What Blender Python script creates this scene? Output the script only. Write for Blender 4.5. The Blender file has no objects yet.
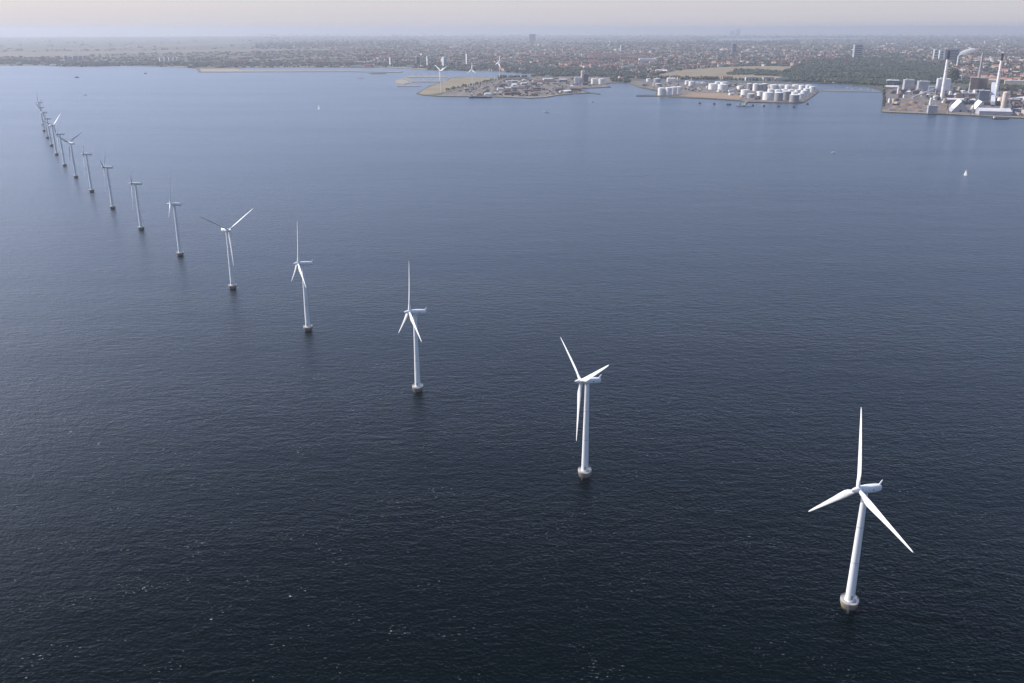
import bpy, math, random
from mathutils import Vector, Matrix, geometry, noise
R = math.radians
random.seed(7)
rnd = random.Random(11)
scene = bpy.context.scene
COL = scene.collection

# ------------------------------------------------------------------ camera
F_PX, PITCH, ROLL, CAM_H = 898.11, 0.334876, -0.0013626, 262.43
CX, CY = 512.0, 341.5
fw = Vector((0, math.cos(PITCH), -math.sin(PITCH)))
_r = Vector((1, 0, 0)); _u = _r.cross(fw)
cr, sr = math.cos(ROLL), math.sin(ROLL)
rt = cr * _r + sr * _u
up = -sr * _r + cr * _u
CAM = Vector((0, 0, CAM_H))
cd = bpy.data.cameras.new('camera'); co = bpy.data.objects.new('camera', cd); COL.objects.link(co)
cd.sensor_width = 36; cd.lens = F_PX * 36 / 1024; cd.clip_start = 1; cd.clip_end = 200000
M = Matrix((rt, up, -fw)).transposed().to_4x4(); M.translation = CAM
co.matrix_world = M
scene.camera = co

def G(u, v, z=0.0):
    """the place on the ground plane (height z) seen at a photograph pixel: used to survey the coast"""
    d = fw + rt * ((u - CX) / F_PX) - up * ((v - CY) / F_PX)
    t = (z - CAM_H) / d.z
    return CAM + d * t
def S(u, v):
    """metres per pixel at that place"""
    return (G(u, v) - CAM).dot(fw) / F_PX

# ------------------------------------------------------------------ materials
def new_mat(name):
    m = bpy.data.materials.new(name); m.use_nodes = True
    nt = m.node_tree; b = nt.nodes['Principled BSDF']
    return m, nt, b
def N(nt, typ, **kw):
    n = nt.nodes.new(typ)
    for k, v in kw.items(): setattr(n, k, v)
    return n
def paint(name, col, col2=None, scale=0.3, rough=0.6, bump=0.0, detail=4, metal=0.0):
    """two tones mixed by noise in object space"""
    m, nt, b = new_mat(name)
    col2 = col2 or tuple(c * 0.8 for c in col)
    tc = N(nt, 'ShaderNodeTexCoord'); nz = N(nt, 'ShaderNodeTexNoise')
    nz.inputs['Scale'].default_value = scale; nz.inputs['Detail'].default_value = detail
    nt.links.new(tc.outputs['Object'], nz.inputs['Vector'])
    rp = N(nt, 'ShaderNodeValToRGB')
    rp.color_ramp.elements[0].position = 0.35; rp.color_ramp.elements[1].position = 0.65
    rp.color_ramp.elements[0].color = (*col2, 1); rp.color_ramp.elements[1].color = (*col, 1)
    nt.links.new(nz.outputs['Fac'], rp.inputs['Fac'])
    nt.links.new(rp.outputs['Color'], b.inputs['Base Color'])
    b.inputs['Roughness'].default_value = rough; b.inputs['Metallic'].default_value = metal
    if bump:
        bp = N(nt, 'ShaderNodeBump'); bp.inputs['Distance'].default_value = bump
        nt.links.new(nz.outputs['Fac'], bp.inputs['Height']); nt.links.new(bp.outputs['Normal'], b.inputs['Normal'])
    return m
def island_mat(name, cols, rough=0.8):
    """one colour per loose piece of a mesh, picked from a list"""
    m, nt, b = new_mat(name)
    g = N(nt, 'ShaderNodeNewGeometry'); rp = N(nt, 'ShaderNodeValToRGB')
    cr_ = rp.color_ramp; cr_.interpolation = 'CONSTANT'
    n = len(cols)
    while len(cr_.elements) < n: cr_.elements.new(0.5)
    for i, c in enumerate(cols):
        cr_.elements[i].position = i / n; cr_.elements[i].color = (*c, 1)
    nt.links.new(g.outputs['Random Per Island'], rp.inputs['Fac'])
    nt.links.new(rp.outputs['Color'], b.inputs['Base Color'])
    b.inputs['Roughness'].default_value = rough
    return m
def multi(name, cols, scale, rough=0.9, detail=5, stretch=(1, 1, 1)):
    """patchy ground: several tones over noise in world metres"""
    m, nt, b = new_mat(name)
    g = N(nt, 'ShaderNodeNewGeometry'); mp = N(nt, 'ShaderNodeMapping'); mp.inputs['Scale'].default_value = stretch
    nz = N(nt, 'ShaderNodeTexNoise'); nz.inputs['Scale'].default_value = scale; nz.inputs['Detail'].default_value = detail
    nz.inputs['Roughness'].default_value = 0.65
    nt.links.new(g.outputs['Position'], mp.inputs['Vector']); nt.links.new(mp.outputs['Vector'], nz.inputs['Vector'])
    rp = N(nt, 'ShaderNodeValToRGB'); e = rp.color_ramp.elements
    while len(e) < len(cols): e.new(0.5)
    for i, c in enumerate(cols):
        e[i].position = 0.3 + 0.4 * i / (len(cols) - 1); e[i].color = (*c, 1)
    nt.links.new(nz.outputs['Fac'], rp.inputs['Fac']); nt.links.new(rp.outputs['Color'], b.inputs['Base Color'])
    b.inputs['Roughness'].default_value = rough
    return m

def water_material(name, calm=1.0, rough=0.33):
    m, nt, b = new_mat(name)
    g = N(nt, 'ShaderNodeNewGeometry')
    def noise(scale, detail, sx, sy, rot, rough=0.55, dist=0.0):
        mp = N(nt, 'ShaderNodeMapping'); mp.inputs['Scale'].default_value = (sx, sy, 1); mp.inputs['Rotation'].default_value = (0, 0, R(rot))
        nz = N(nt, 'ShaderNodeTexNoise'); nz.inputs['Scale'].default_value = scale; nz.inputs['Detail'].default_value = detail
        nz.inputs['Roughness'].default_value = rough; nz.inputs['Distortion'].default_value = dist
        nt.links.new(g.outputs['Position'], mp.inputs['Vector']); nt.links.new(mp.outputs['Vector'], nz.inputs['Vector'])
        return nz.outputs['Fac']
    def mul(a, k):
        q = N(nt, 'ShaderNodeMath', operation='MULTIPLY'); nt.links.new(a, q.inputs[0])
        if isinstance(k, float): q.inputs[1].default_value = k
        else: nt.links.new(k, q.inputs[1])
        return q.outputs[0]
    def add(a, c):
        q = N(nt, 'ShaderNodeMath', operation='ADD'); nt.links.new(a, q.inputs[0]); nt.links.new(c, q.inputs[1]); return q.outputs[0]
    chop = noise(0.52, 4, 0.80, 1.0, 14, 0.6, 0.3)
    wave = noise(0.19, 3, 0.5, 1.0, -10, 0.5, 0.4)
    swell = noise(0.030, 2, 0.6, 1.0, 8, 0.5)
    h = add(add(mul(chop, 0.95 * calm), mul(wave, 1.25 * calm)), mul(swell, 0.9 * calm))
    gust = noise(0.0045, 5, 0.22, 1.0, 9, 0.62)          # patches of wind on the water
    mr = N(nt, 'ShaderNodeMapRange'); mr.inputs['From Min'].default_value = 0.3; mr.inputs['From Max'].default_value = 0.7
    mr.inputs['To Min'].default_value = 0.5; mr.inputs['To Max'].default_value = 1.05
    nt.links.new(gust, mr.inputs['Value'])
    h = mul(h, mr.outputs[0])
    bp = N(nt, 'ShaderNodeBump'); bp.inputs['Distance'].default_value = 1.0; bp.inputs['Strength'].default_value = 1.0
    nt.links.new(h, bp.inputs['Height'])
    bf = N(nt, 'ShaderNodeBump'); bf.inputs['Distance'].default_value = 0.62; bf.inputs['Strength'].default_value = 1.0
    nt.links.new(h, bf.inputs['Height'])
    nt.nodes.remove(b)
    body = N(nt, 'ShaderNodeBsdfDiffuse'); body.inputs['Color'].default_value = (0.0003, 0.0030, 0.0042, 1)
    gl = N(nt, 'ShaderNodeBsdfGlossy'); gl.inputs['Color'].default_value = (0.81, 0.87, 0.94, 1); gl.inputs['Roughness'].default_value = rough
    nt.links.new(bp.outputs['Normal'], gl.inputs['Normal'])
    fr = N(nt, 'ShaderNodeFresnel'); fr.inputs['IOR'].default_value = 1.333; nt.links.new(bf.outputs['Normal'], fr.inputs['Normal'])
    ma = N(nt, 'ShaderNodeValToRGB'); e_ = ma.color_ramp.elements          # mean reflectance of a rough sea against Fresnel
    e_[0].position = 0.045; e_[0].color = (0, 0, 0, 1); e_[1].position = 1.0; e_[1].color = (.74, .74, .74, 1)
    for p_, c_ in ((0.2, .225), (0.55, .58)):
        q_ = e_.new(p_); q_.color = (c_, c_, c_, 1)
    nt.links.new(fr.outputs[0], ma.inputs[0])
    gs = N(nt, 'ShaderNodeBsdfGlossy'); gs.inputs['Color'].default_value = (0.81, 0.87, 0.94, 1); gs.inputs['Roughness'].default_value = 0.12
    nt.links.new(bp.outputs['Normal'], gs.inputs['Normal'])
    mg = N(nt, 'ShaderNodeMixShader'); mg.inputs[0].default_value = 0.45; nt.links.new(gl.outputs[0], mg.inputs[1]); nt.links.new(gs.outputs[0], mg.inputs[2])
    mxs = N(nt, 'ShaderNodeMixShader'); nt.links.new(ma.outputs[0], mxs.inputs[0]); nt.links.new(body.outputs[0], mxs.inputs[1]); nt.links.new(mg.outputs[0], mxs.inputs[2])
    # sun glints painted by a noise mask: sparse flecks of gloss over steepened wavelets
    f1 = noise(0.95, 2, 0.5, 1.0, 12, 0.5); f2 = noise(0.045, 3, 0.7, 1.0, -5, 0.6)
    fs_ = add(mul(f1, 1.0), mul(f2, 0.45))
    mk = N(nt, 'ShaderNodeMapRange'); mk.inputs['From Min'].default_value = 0.93; mk.inputs['From Max'].default_value = 1.04
    mk.inputs['To Min'].default_value = 0.0; mk.inputs['To Max'].default_value = 0.34; nt.links.new(fs_, mk.inputs['Value'])
    g2 = N(nt, 'ShaderNodeBsdfGlossy'); g2.inputs['Roughness'].default_value = 0.33; nt.links.new(mk.outputs[0], g2.inputs['Color'])
    b2 = N(nt, 'ShaderNodeBump'); b2.inputs['Distance'].default_value = 1.9; nt.links.new(h, b2.inputs['Height']); nt.links.new(b2.outputs['Normal'], g2.inputs['Normal'])
    ad = N(nt, 'ShaderNodeAddShader'); nt.links.new(mxs.outputs[0], ad.inputs[0]); nt.links.new(g2.outputs[0], ad.inputs[1])
    nt.links.new(ad.outputs[0], nt.nodes['Material Output'].inputs['Surface'])
    return m

MAT = {}
MAT['water'] = water_material('sea_water')
MAT['calm'] = water_material('sheltered_water', 0.45)
MAT['white'] = multi('turbine_white', [(0.62, 0.615, 0.59), (0.76, 0.76, 0.745), (0.80, 0.80, 0.79), (0.82, 0.82, 0.81)], 0.9, 0.45, 5, (1, 1, 0.06))
MAT['steel_white'] = paint('joint_grey', (0.5, 0.5, 0.49), (0.42, 0.42, 0.41), 0.5, 0.5)
MAT['concrete'] = paint('pale_concrete', (0.30, 0.25, 0.185), (0.20, 0.17, 0.13), 0.8, 0.85, 0.02)
MAT['wet'] = paint('wet_concrete', (0.06, 0.06, 0.05), (0.03, 0.035, 0.03), 1.2, 0.5)
MAT['deck'] = paint('white_deck', (0.3993, 0.3787, 0.3443), (0.3029, 0.2822, 0.2548), 1.0, 0.7)
MAT['steel'] = paint('grey_steel', (0.30, 0.31, 0.33), (0.2, 0.21, 0.23), 0.5, 0.5)
MAT['dark'] = paint('dark_steel', (0.03, 0.033, 0.04), (0.02, 0.02, 0.025), 0.5, 0.6)
MAT['tank'] = paint('tank_white', (0.84, 0.82, 0.78), (0.74, 0.71, 0.66), 0.06, 0.55)
MAT['tankgrey'] = paint('tank_grey', (0.34, 0.33, 0.33), (0.25, 0.25, 0.26), 0.06, 0.6)
MAT['chim'] = paint('chimney_concrete', (0.86, 0.83, 0.78), (0.78, 0.74, 0.69), 0.05, 0.8)
MAT['chimg'] = paint('chimney_grey', (0.42, 0.40, 0.39), (0.32, 0.31, 0.31), 0.05, 0.8)
MAT['black'] = paint('chimney_black', (0.02, 0.02, 0.022), (0.035, 0.03, 0.03), 0.1, 0.8)
MAT['panel'] = paint('grey_panel', (0.3915, 0.3915, 0.4205), (0.319, 0.319, 0.348), 0.04, 0.6)
MAT['panel_light'] = paint('pale_panel', (0.65, 0.65, 0.65), (0.52, 0.52, 0.546), 0.04, 0.6)
MAT['panel_blue'] = paint('slate_panel', (0.12, 0.144, 0.18), (0.096, 0.108, 0.144), 0.04, 0.5)
MAT['panel_brown'] = paint('brown_panel', (0.20, 0.14, 0.12), (0.16, 0.11, 0.10), 0.05, 0.8)
MAT['tanwall'] = paint('tan_wall', (0.575, 0.46, 0.3335), (0.46, 0.3565, 0.253), 0.05, 0.85)
MAT['whitewall'] = paint('white_wall', (0.78, 0.76, 0.72), (0.68, 0.66, 0.62), 0.05, 0.7)
MAT['beige'] = paint('beige_silo', (0.66, 0.56, 0.47), (0.56, 0.47, 0.39), 0.05, 0.8)
MAT['roofgrey'] = paint('grey_roof', (0.425, 0.425, 0.4375), (0.325, 0.325, 0.35), 0.05, 0.7)
MAT['roofpale'] = paint('pale_roof', (0.624, 0.612, 0.6), (0.504, 0.504, 0.504), 0.05, 0.7)
MAT['roofred'] = paint('red_tiles', (0.30, 0.11, 0.07), (0.22, 0.085, 0.055), 0.1, 0.85)
MAT['glass'] = paint('window_glass', (0.05, 0.06, 0.08), (0.03, 0.04, 0.05), 0.2, 0.2)
MAT['coal'] = multi('stockpile_earth', [(0.07, 0.05, 0.04), (0.20, 0.135, 0.09), (0.34, 0.25, 0.17)], 0.06)
MAT['hullred'] = paint('boat_hull', (0.05, 0.05, 0.07), (0.03, 0.03, 0.05), 0.2, 0.4)
MAT['sail'] = paint('sail_cloth', (0.82, 0.81, 0.78), (0.76, 0.75, 0.73), 0.4, 0.8)
MAT['foam'] = multi('foam', [(0.25, 0.30, 0.34), (0.6, 0.63, 0.66), (0.75, 0.77, 0.78)], 0.15)
MAT['land'] = multi('mixed_ground', [(0.0252, 0.036, 0.018), (0.0432, 0.054, 0.0252), (0.0864, 0.0792, 0.0468), (0.1224, 0.108, 0.0792)], 0.004, detail=8)
MAT['field'] = multi('dry_field', [(0.1728, 0.1368, 0.072), (0.2232, 0.1764, 0.0972), (0.2592, 0.2088, 0.1224)], 0.006, detail=7)
MAT['field_far'] = multi('stubble_field', [(0.09992, 0.08136, 0.04809), (0.1331, 0.1073, 0.06658), (0.1554, 0.1258, 0.08136)], 0.002, detail=6)
MAT['sand'] = multi('sand', [(0.2371, 0.1934, 0.1373), (0.2995, 0.2496, 0.181), (0.3432, 0.287, 0.2122)], 0.01)
MAT['yard'] = multi('industrial_yard', [(0.05, 0.05, 0.045), (0.22, 0.165, 0.125), (0.07, 0.065, 0.06), (0.30, 0.24, 0.19), (0.12, 0.115, 0.11)], 0.030, detail=9)
MAT['brown'] = multi('bare_earth', [(0.2184, 0.1404, 0.0858), (0.2808, 0.1872, 0.117), (0.3276, 0.2262, 0.1482)], 0.01, detail=7)
MAT['asphalt'] = multi('asphalt', [(0.045, 0.045, 0.047), (0.06, 0.06, 0.06), (0.09, 0.088, 0.085)], 0.02)
MAT['bark'] = paint('bark', (0.10, 0.075, 0.05), (0.06, 0.045, 0.03), 1.0, 0.9)
MAT['leaf'] = island_mat('leaves', [(0.0224, 0.036, 0.0128), (0.036, 0.0528, 0.0176), (0.048, 0.068, 0.024), (0.0304, 0.044, 0.0192), (0.06, 0.0736, 0.032)])
MAT['wood'] = island_mat('woodland_leaves', [(0.0153, 0.0255, 0.01275), (0.02295, 0.03655, 0.017), (0.034, 0.0493, 0.0221), (0.0187, 0.0289, 0.017), (0.0527, 0.0629, 0.0289), (0.0289, 0.0425, 0.0255), (0.0425, 0.051, 0.0238)])
MAT['walls'] = island_mat('city_walls', [(0.357, 0.306, 0.255), (0.238, 0.136, 0.102), (0.459, 0.4165, 0.3655), (0.204, 0.1105, 0.085), (0.289, 0.2295, 0.17), (0.255, 0.187, 0.1445), (0.187, 0.1105, 0.085), (0.595, 0.5695, 0.527), (0.255, 0.17, 0.1275)])
MAT['roofs'] = island_mat('city_roofs', [(0.27, 0.10, 0.06), (0.20, 0.08, 0.055), (0.13, 0.11, 0.10), (0.32, 0.125, 0.075), (0.19, 0.17, 0.155), (0.18, 0.085, 0.065), (0.34, 0.31, 0.28), (0.24, 0.095, 0.06)])

# ------------------------------------------------------------------ mesh builder
class MB:
    def __init__(s): s.v = []; s.f = []; s.m = []
    def add(s, vs, fs, mi=0):
        o = len(s.v); s.v += [tuple(v) for v in vs]; s.f += [tuple(i + o for i in f) for f in fs]; s.m += [mi] * len(fs)
        return s
    def box(s, x0, y0, z0, x1, y1, z1, mi=0, bottom=True):
        vs = [(x0, y0, z0), (x1, y0, z0), (x1, y1, z0), (x0, y1, z0), (x0, y0, z1), (x1, y0, z1), (x1, y1, z1), (x0, y1, z1)]
        fs = [(0, 1, 5, 4), (1, 2, 6, 5), (2, 3, 7, 6), (3, 0, 4, 7), (4, 5, 6, 7)]
        if bottom: fs.append((3, 2, 1, 0))
        return s.add(vs, fs, mi)
    def lathe(s, prof, n=32, mi=0, cap0=True, cap1=True, org=(0, 0, 0)):
        vs = []; fs = []
        for (r, z) in prof:
            for k in range(n):
                a = 2 * math.pi * k / n
                vs.append((org[0] + r * math.cos(a), org[1] + r * math.sin(a), org[2] + z))
        for i in range(len(prof) - 1):
            for k in range(n):
                fs.append((i * n + k, i * n + (k + 1) % n, (i + 1) * n + (k + 1) % n, (i + 1) * n + k))
        if cap0: fs.append(tuple(range(n - 1, -1, -1)))
        if cap1: fs.append(tuple((len(prof) - 1) * n + k for k in range(n)))
        return s.add(vs, fs, mi)
    def bar(s, a, b, r0, r1=None, n=6, mi=0):
        r1 = r0 if r1 is None else r1
        a = Vector(a); b = Vector(b); d = (b - a).normalized()
        x = d.orthogonal().normalized(); y = d.cross(x)
        vs = [p + (x * math.cos(2 * math.pi * k / n) + y * math.sin(2 * math.pi * k / n)) * r for p, r in ((a, r0), (b, r1)) for k in range(n)]
        fs = [(k, (k + 1) % n, n + (k + 1) % n, n + k) for k in range(n)] + [tuple(range(n - 1, -1, -1)), tuple(range(n, 2 * n))]
        return s.add(vs, fs, mi)
    def ring(s, rad, z, r, n=32, t=5):
        vs = []; fs = []
        for k in range(n):
            a = 2 * math.pi * k / n
            for j in range(t):
                q = 2 * math.pi * j / t
                vs.append(((rad + r * math.cos(q)) * math.cos(a), (rad + r * math.cos(q)) * math.sin(a), z + r * math.sin(q)))
        for k in range(n):
            for j in range(t):
                fs.append((k * t + j, ((k + 1) % n) * t + j, ((k + 1) % n) * t + (j + 1) % t, k * t + (j + 1) % t))
        return s.add(vs, fs)
    def blob(s, c, rx, ry, rz, rg, mi=0):
        """a lumpy little leaf clump"""
        t = 0.618
        P = [(-t, 1, 0), (t, 1, 0), (-t, -1, 0), (t, -1, 0), (0, -t, 1), (0, t, 1), (0, -t, -1), (0, t, -1), (1, 0, -t), (1, 0, t), (-1, 0, -t), (-1, 0, t)]
        FC = [(0, 11, 5), (0, 5, 1), (0, 1, 7), (0, 7, 10), (0, 10, 11), (1, 5, 9), (5, 11, 4), (11, 10, 2), (10, 7, 6), (7, 1, 8), (3, 9, 4), (3, 4, 2), (3, 2, 6), (3, 6, 8), (3, 8, 9), (4, 9, 5), (2, 4, 11), (6, 2, 10), (8, 6, 7), (9, 8, 1)]
        a = rg.random() * 6.28; ca, sa = math.cos(a), math.sin(a); vs = []
        for (x, y, z) in P:
            q = rg.uniform(0.62, 1.15) * 0.85
            x, y = x * ca - y * sa, x * sa + y * ca
            vs.append((c[0] + x * rx * q, c[1] + y * ry * q, c[2] + z * rz * q))
        return s.add(vs, FC, mi)
    def build(s, name, mats, parent=None, smooth=False, loc=None, rotz=0.0):
        me = bpy.data.meshes.new(name); me.from_pydata(s.v, [], s.f)
        mats = mats if isinstance(mats, (list, tuple)) else [mats]
        for m in mats: me.materials.append(MAT[m] if isinstance(m, str) else m)
        if len(mats) > 1: me.polygons.foreach_set('material_index', s.m)
        if smooth:
            me.polygons.foreach_set('use_smooth', [True] * len(me.polygons))
        me.update()
        o = bpy.data.objects.new(name, me); COL.objects.link(o)
        if smooth:
            try: me.set_sharp_from_angle(angle=R(40))
            except Exception: pass
        if parent: o.parent = parent
        if loc is not None: o.location = loc
        o.rotation_euler.z = rotz
        return o
def tag(o, label=None, cat=None, group=None, kind=None):
    if label: o['label'] = label
    if cat: o['category'] = cat
    if group: o['group'] = group
    if kind: o['kind'] = kind
    return o
def empty(name, loc, label, cat, group=None, rotz=0.0):
    o = bpy.data.objects.new(name, None); COL.objects.link(o); o.location = loc; o.rotation_euler.z = rotz
    o.empty_display_size = 5
    return tag(o, label, cat, group)
def copy_tree(o, parent=None):
    c = o.copy(); COL.objects.link(c); c.parent = parent
    for ch in list(o.children): copy_tree(ch, c)
    return c
def sheet(name, pts, z, mat, z0=None, kind='structure'):
    """a flat polygon of ground, with a bank round it down to z0"""
    P = [Vector((p[0], p[1], 0)) for p in pts]
    tris = geometry.tessellate_polygon([P])
    n = len(P); mb = MB()
    fs = []
    for t in tris:
        a, b, c = (P[i] for i in t)
        fs.append(t if (b - a).cross(c - a).z > 0 else (t[0], t[2], t[1]))
    vs = [(p.x, p.y, z) for p in P]
    if z0 is not None:
        area = sum(P[i].x * P[(i + 1) % n].y - P[(i + 1) % n].x * P[i].y for i in range(n))
        vs += [(p.x, p.y, z0) for p in P]
        for i in range(n):
            j = (i + 1) % n
            fs.append((n + i, n + j, j, i) if area > 0 else (i, j, n + j, n + i))
    mb.add(vs, fs)
    o = mb.build(name, mat); o['kind'] = kind
    return o
def px(pts, z=0.0): return [G(u, v, z) for (u, v) in pts]

# ------------------------------------------------------------------ sea
RW = 40000
mb = MB(); n = 128
rings = [0, 400, 800, 1600, 3200, 6400, 12800, 25000, RW]
vs = [(0, 0, 0)]; fs = []
for r in rings[1:]:
    vs += [(r * math.cos(2 * math.pi * k / n), r * math.sin(2 * math.pi * k / n), 0) for k in range(n)]
for k in range(n): fs.append((0, 1 + k, 1 + (k + 1) % n))
for i in range(len(rings) - 2):
    for k in range(n):
        a = 1 + i * n; c = a + n
        fs.append((a + k, c + k, c + (k + 1) % n, a + (k + 1) % n))
mb.add(vs, fs)
sea = mb.build('water', 'water'); sea['kind'] = 'structure'

# ------------------------------------------------------------------ land
LZ = 2.0
coast = [(-160, 67.2), (-60, 66.2), (0, 65.6), (40, 65.4), (62, 66.6), (95, 66.7), (125, 65.8), (165, 66.8), (182, 67.3), (196, 68.8), (199, 72.3),
         (230, 72.2), (300, 71.9), (350, 71.8), (402, 72.8), (403, 71.7), (350, 70.7), (300, 70.6), (246, 70.4), (238, 68.6),
         (246, 67.7), (280, 67.3), (330, 67.3), (380, 67.8), (405, 68.6), (420, 69.6), (430, 70.4), (450, 70.4), (470, 70.7), (500, 71.6),
         (530, 74.2), (537, 76), (530, 77), (510, 77.4), (495, 77.9), (470, 77), (450, 78), (446, 81), (430, 86), (421, 91), (416, 93.9), (422, 95.4),
         (437, 96.6), (470, 97), (500, 97.3), (530, 98.6), (545, 97.8), (558, 95.6), (575, 94.2), (590, 93.4), (600, 94.8), (600.6, 94.2),
         (588, 92.3), (577, 89.7), (576, 88.4), (590, 88.4), (611, 87.4), (606.5, 84.3), (612, 83.2), (627, 83), (632, 85), (640, 88), (648, 89.5), (657, 91.5),
         (655, 95.2), (648, 95), (636, 95.7), (636, 96.4), (655, 96.5), (690, 98.3), (715, 99.5), (740, 101.3), (748, 102.6), (770, 103), (790, 103.3), (803, 103.1),
         (812, 97.6), (819.5, 91.6), (817, 89.4), (811, 86.6), (800, 84.4), (791, 83.3), (800, 82.7), (820, 83.4), (850, 84.8), (868, 87), (878, 89.5), (883, 94),
         (882.5, 100), (881, 110), (881.6, 112.4), (890, 112.9), (930, 114.5), (955, 115.2), (990, 117.2), (1024, 118.8), (1100, 122.5), (1250, 131)]
far_edge = [(330, 36.6), (256, 39.2), (180, 42.6), (90, 46.6), (0, 48.2), (-160, 50.5)]
land_pts = px(coast) + [Vector((6000, 1500, 0)), Vector((30000, 4000, 0)), Vector((30000, 25000, 0)), Vector((15000, 36000, 0)), Vector((-6500, 38500, 0)), Vector((-24000, 30500, 0))] + px([(-160, 50.5)])  # far left land added over pale water, to tone down the bright horizon strip
sheet('land', land_pts, LZ, 'land', -3.0)
sheet('breakwater', px([(821, 90.4), (850, 91.0), (881, 91.8), (881, 92.3), (850, 91.7), (821, 91.0)]), 2.2, 'concrete', -3.0)
# marina moles and islets off the beach
for pts, m, z in (([(407, 76.0), (447, 76.2), (447, 77.2), (407, 77.4)], 'sand', 2.0), ([(402, 77.2), (404, 77.0), (415, 80.9), (450, 81.2), (450, 82.1), (412, 82.2)], 'concrete', 2.2),
                  ([(395, 81), (401, 79.5), (406, 80.5), (410, 83), (404, 84.4), (396, 83.4)], 'sand', 1.6), ([(397, 85.6), (421, 85.8), (421, 86.5), (397, 86.6)], 'concrete', 1.8),
                  ([(368, 73.3), (385, 73.1), (387, 74.0), (372, 74.3)], 'land', 1.6), ([(357, 78.6), (362, 78.3), (364, 78.9)], 'land', 0.6)):
    sheet('islet' if m == 'land' else 'mole', px(pts), z, m, -3.0)
# beaches, fields, yards
z = LZ
def patch(name, pts, mat, lift): return sheet(name, px(pts), LZ + lift, mat)
patch('beach', [(200, 69.0), (236, 69.0), (246, 70.5), (300, 70.75), (350, 70.85), (402, 71.9), (401, 72.6), (350, 71.7), (300, 71.8), (230, 72.1), (201, 72.1)], 'sand', 0.25)
patch('beach', [(246, 67.5), (280, 67.1), (330, 67.1), (380, 67.6), (405, 68.4), (428, 70.2), (428, 69.2), (405, 67.6), (380, 66.9), (330, 66.5), (280, 66.5), (246, 66.9)], 'sand', 0.25)
patch('beach', [(0, 65.4), (40, 65.2), (40, 64.9), (0, 65.1)], 'sand', 0.25)
patch('beach', [(166, 66.6), (182, 67.1), (190, 67.9), (183, 66.6), (168, 66.1)], 'sand', 0.25)
patch('meadow', [(418.5, 93.9), (424, 90), (432, 86.3), (447.5, 81.3), (451, 78.4), (470, 77.4), (494, 78.2), (503, 79.2), (470, 86.5), (445, 92.5), (430, 95.2), (423, 94.9)], 'field', 0.25)
patch('field', [(655, 76.0), (680, 70.4), (720, 67.5), (757, 66.3), (792, 66.8), (787, 72), (779, 80.2), (735, 79.6), (690, 78.6), (657, 78.2)], 'field', 0.25)
patch('field', [(-100, 57.5), (60, 57.0), (110, 54.6), (200, 52.2), (330, 50.3), (330, 49.2), (200, 49.8), (90, 51.6), (0, 52.2), (-100, 53)], 'field_far', 0.25)
patch('field', [(10, 50.2), (100, 49.0), (180, 46.2), (240, 43.6), (250, 42.6), (180, 44.3), (90, 48.0), (10, 49.3)], 'field_far', 0.3)
patch('field', [(255, 61.0), (330, 58.6), (360, 57.9), (360, 57.2), (320, 57.6), (255, 59.8)], 'field_far', 0.25)
patch('field', [(425, 38.6), (500, 38.4), (600, 37.9), (690, 38.6), (690, 37.3), (560, 36.6), (425, 37.2)], 'field_far', 0.25)
patch('field', [(882, 66.6), (897, 64.2), (900, 62.6), (893, 63.6), (880, 66)], 'field_far', 0.25)
patch('field', [(640, 58.5), (700, 57.2), (700, 56.4), (640, 57.2)], 'field', 0.25)
patch('industrial_yard', [(437, 96.3), (470, 96.7), (500, 97), (530, 98.2), (545, 97.4), (557, 95.2), (574, 93.8), (588, 92.9), (577, 90), (575, 88.2), (590, 88.1), (609, 87.1), (605, 83.5), (612, 82.5), (612, 77), (545, 77.4), (520, 79), (504, 79.4), (470, 86.8), (448, 92.6)], 'yard', 0.25)
patch('tank_yard', [(638, 86.6), (650, 89), (659, 91.4), (657, 95), (690, 97.9), (715, 99.1), (740, 100.9), (749, 102.3), (770, 102.6), (790, 102.9), (802.5, 102.7), (811, 97.5), (818.8, 91.5), (816, 89.4), (810, 86.8), (798, 84.6), (740, 83), (660, 81.8), (628, 81.3), (629, 83)], 'yard', 0.25)
patch('bare_ground', [(676, 95.9), (690, 93.2), (733, 94.2), (741, 97.6), (739, 100.3), (715, 98.7), (690, 97.4)], 'brown', 0.5)
patch('power_station_yard', [(884, 95), (884, 100), (882.4, 110), (883, 111.9), (890, 112.4), (930, 114), (955, 114.7), (990, 116.6), (1024, 118.2), (1100, 121.8), (1160, 112), (1024, 90), (890, 88.5)], 'yard', 0.25)
patch('quay', [(882.0, 111.2), (890, 111.9), (930, 113.5), (955, 114.2), (990, 116.1), (1024, 117.7), (1100, 121.4), (1100, 122.2), (1024, 118.6), (990, 117.0), (955, 115.0), (930, 114.3), (890, 112.7), (882.1, 112.1)], 'concrete', 0.5)
patch('quay', [(437, 96.5), (470, 96.9), (500, 97.2), (530, 98.5), (545, 97.7), (558, 95.5), (557, 95.0), (545, 97.1), (530, 97.8), (500, 96.6), (470, 96.3), (437, 96.0)], 'concrete', 0.5)
patch('canal', [(640, 80.9), (700, 81.3), (792, 83.2), (792, 82.5), (700, 80.2), (640, 79.9)], 'calm', 0.4)
patch('lake', [(706, 40.2), (760, 40.6), (800, 39.4), (880, 38.9), (880, 38.2), (790, 38.2), (720, 38.6)], 'calm', 0.4)
patch('road', [(628, 79.5), (760, 81.6), (880, 85.6), (1024, 92), (1024, 91.4), (880, 85.1), (760, 81.2), (628, 79.1)], 'asphalt', 0.6)

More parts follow.
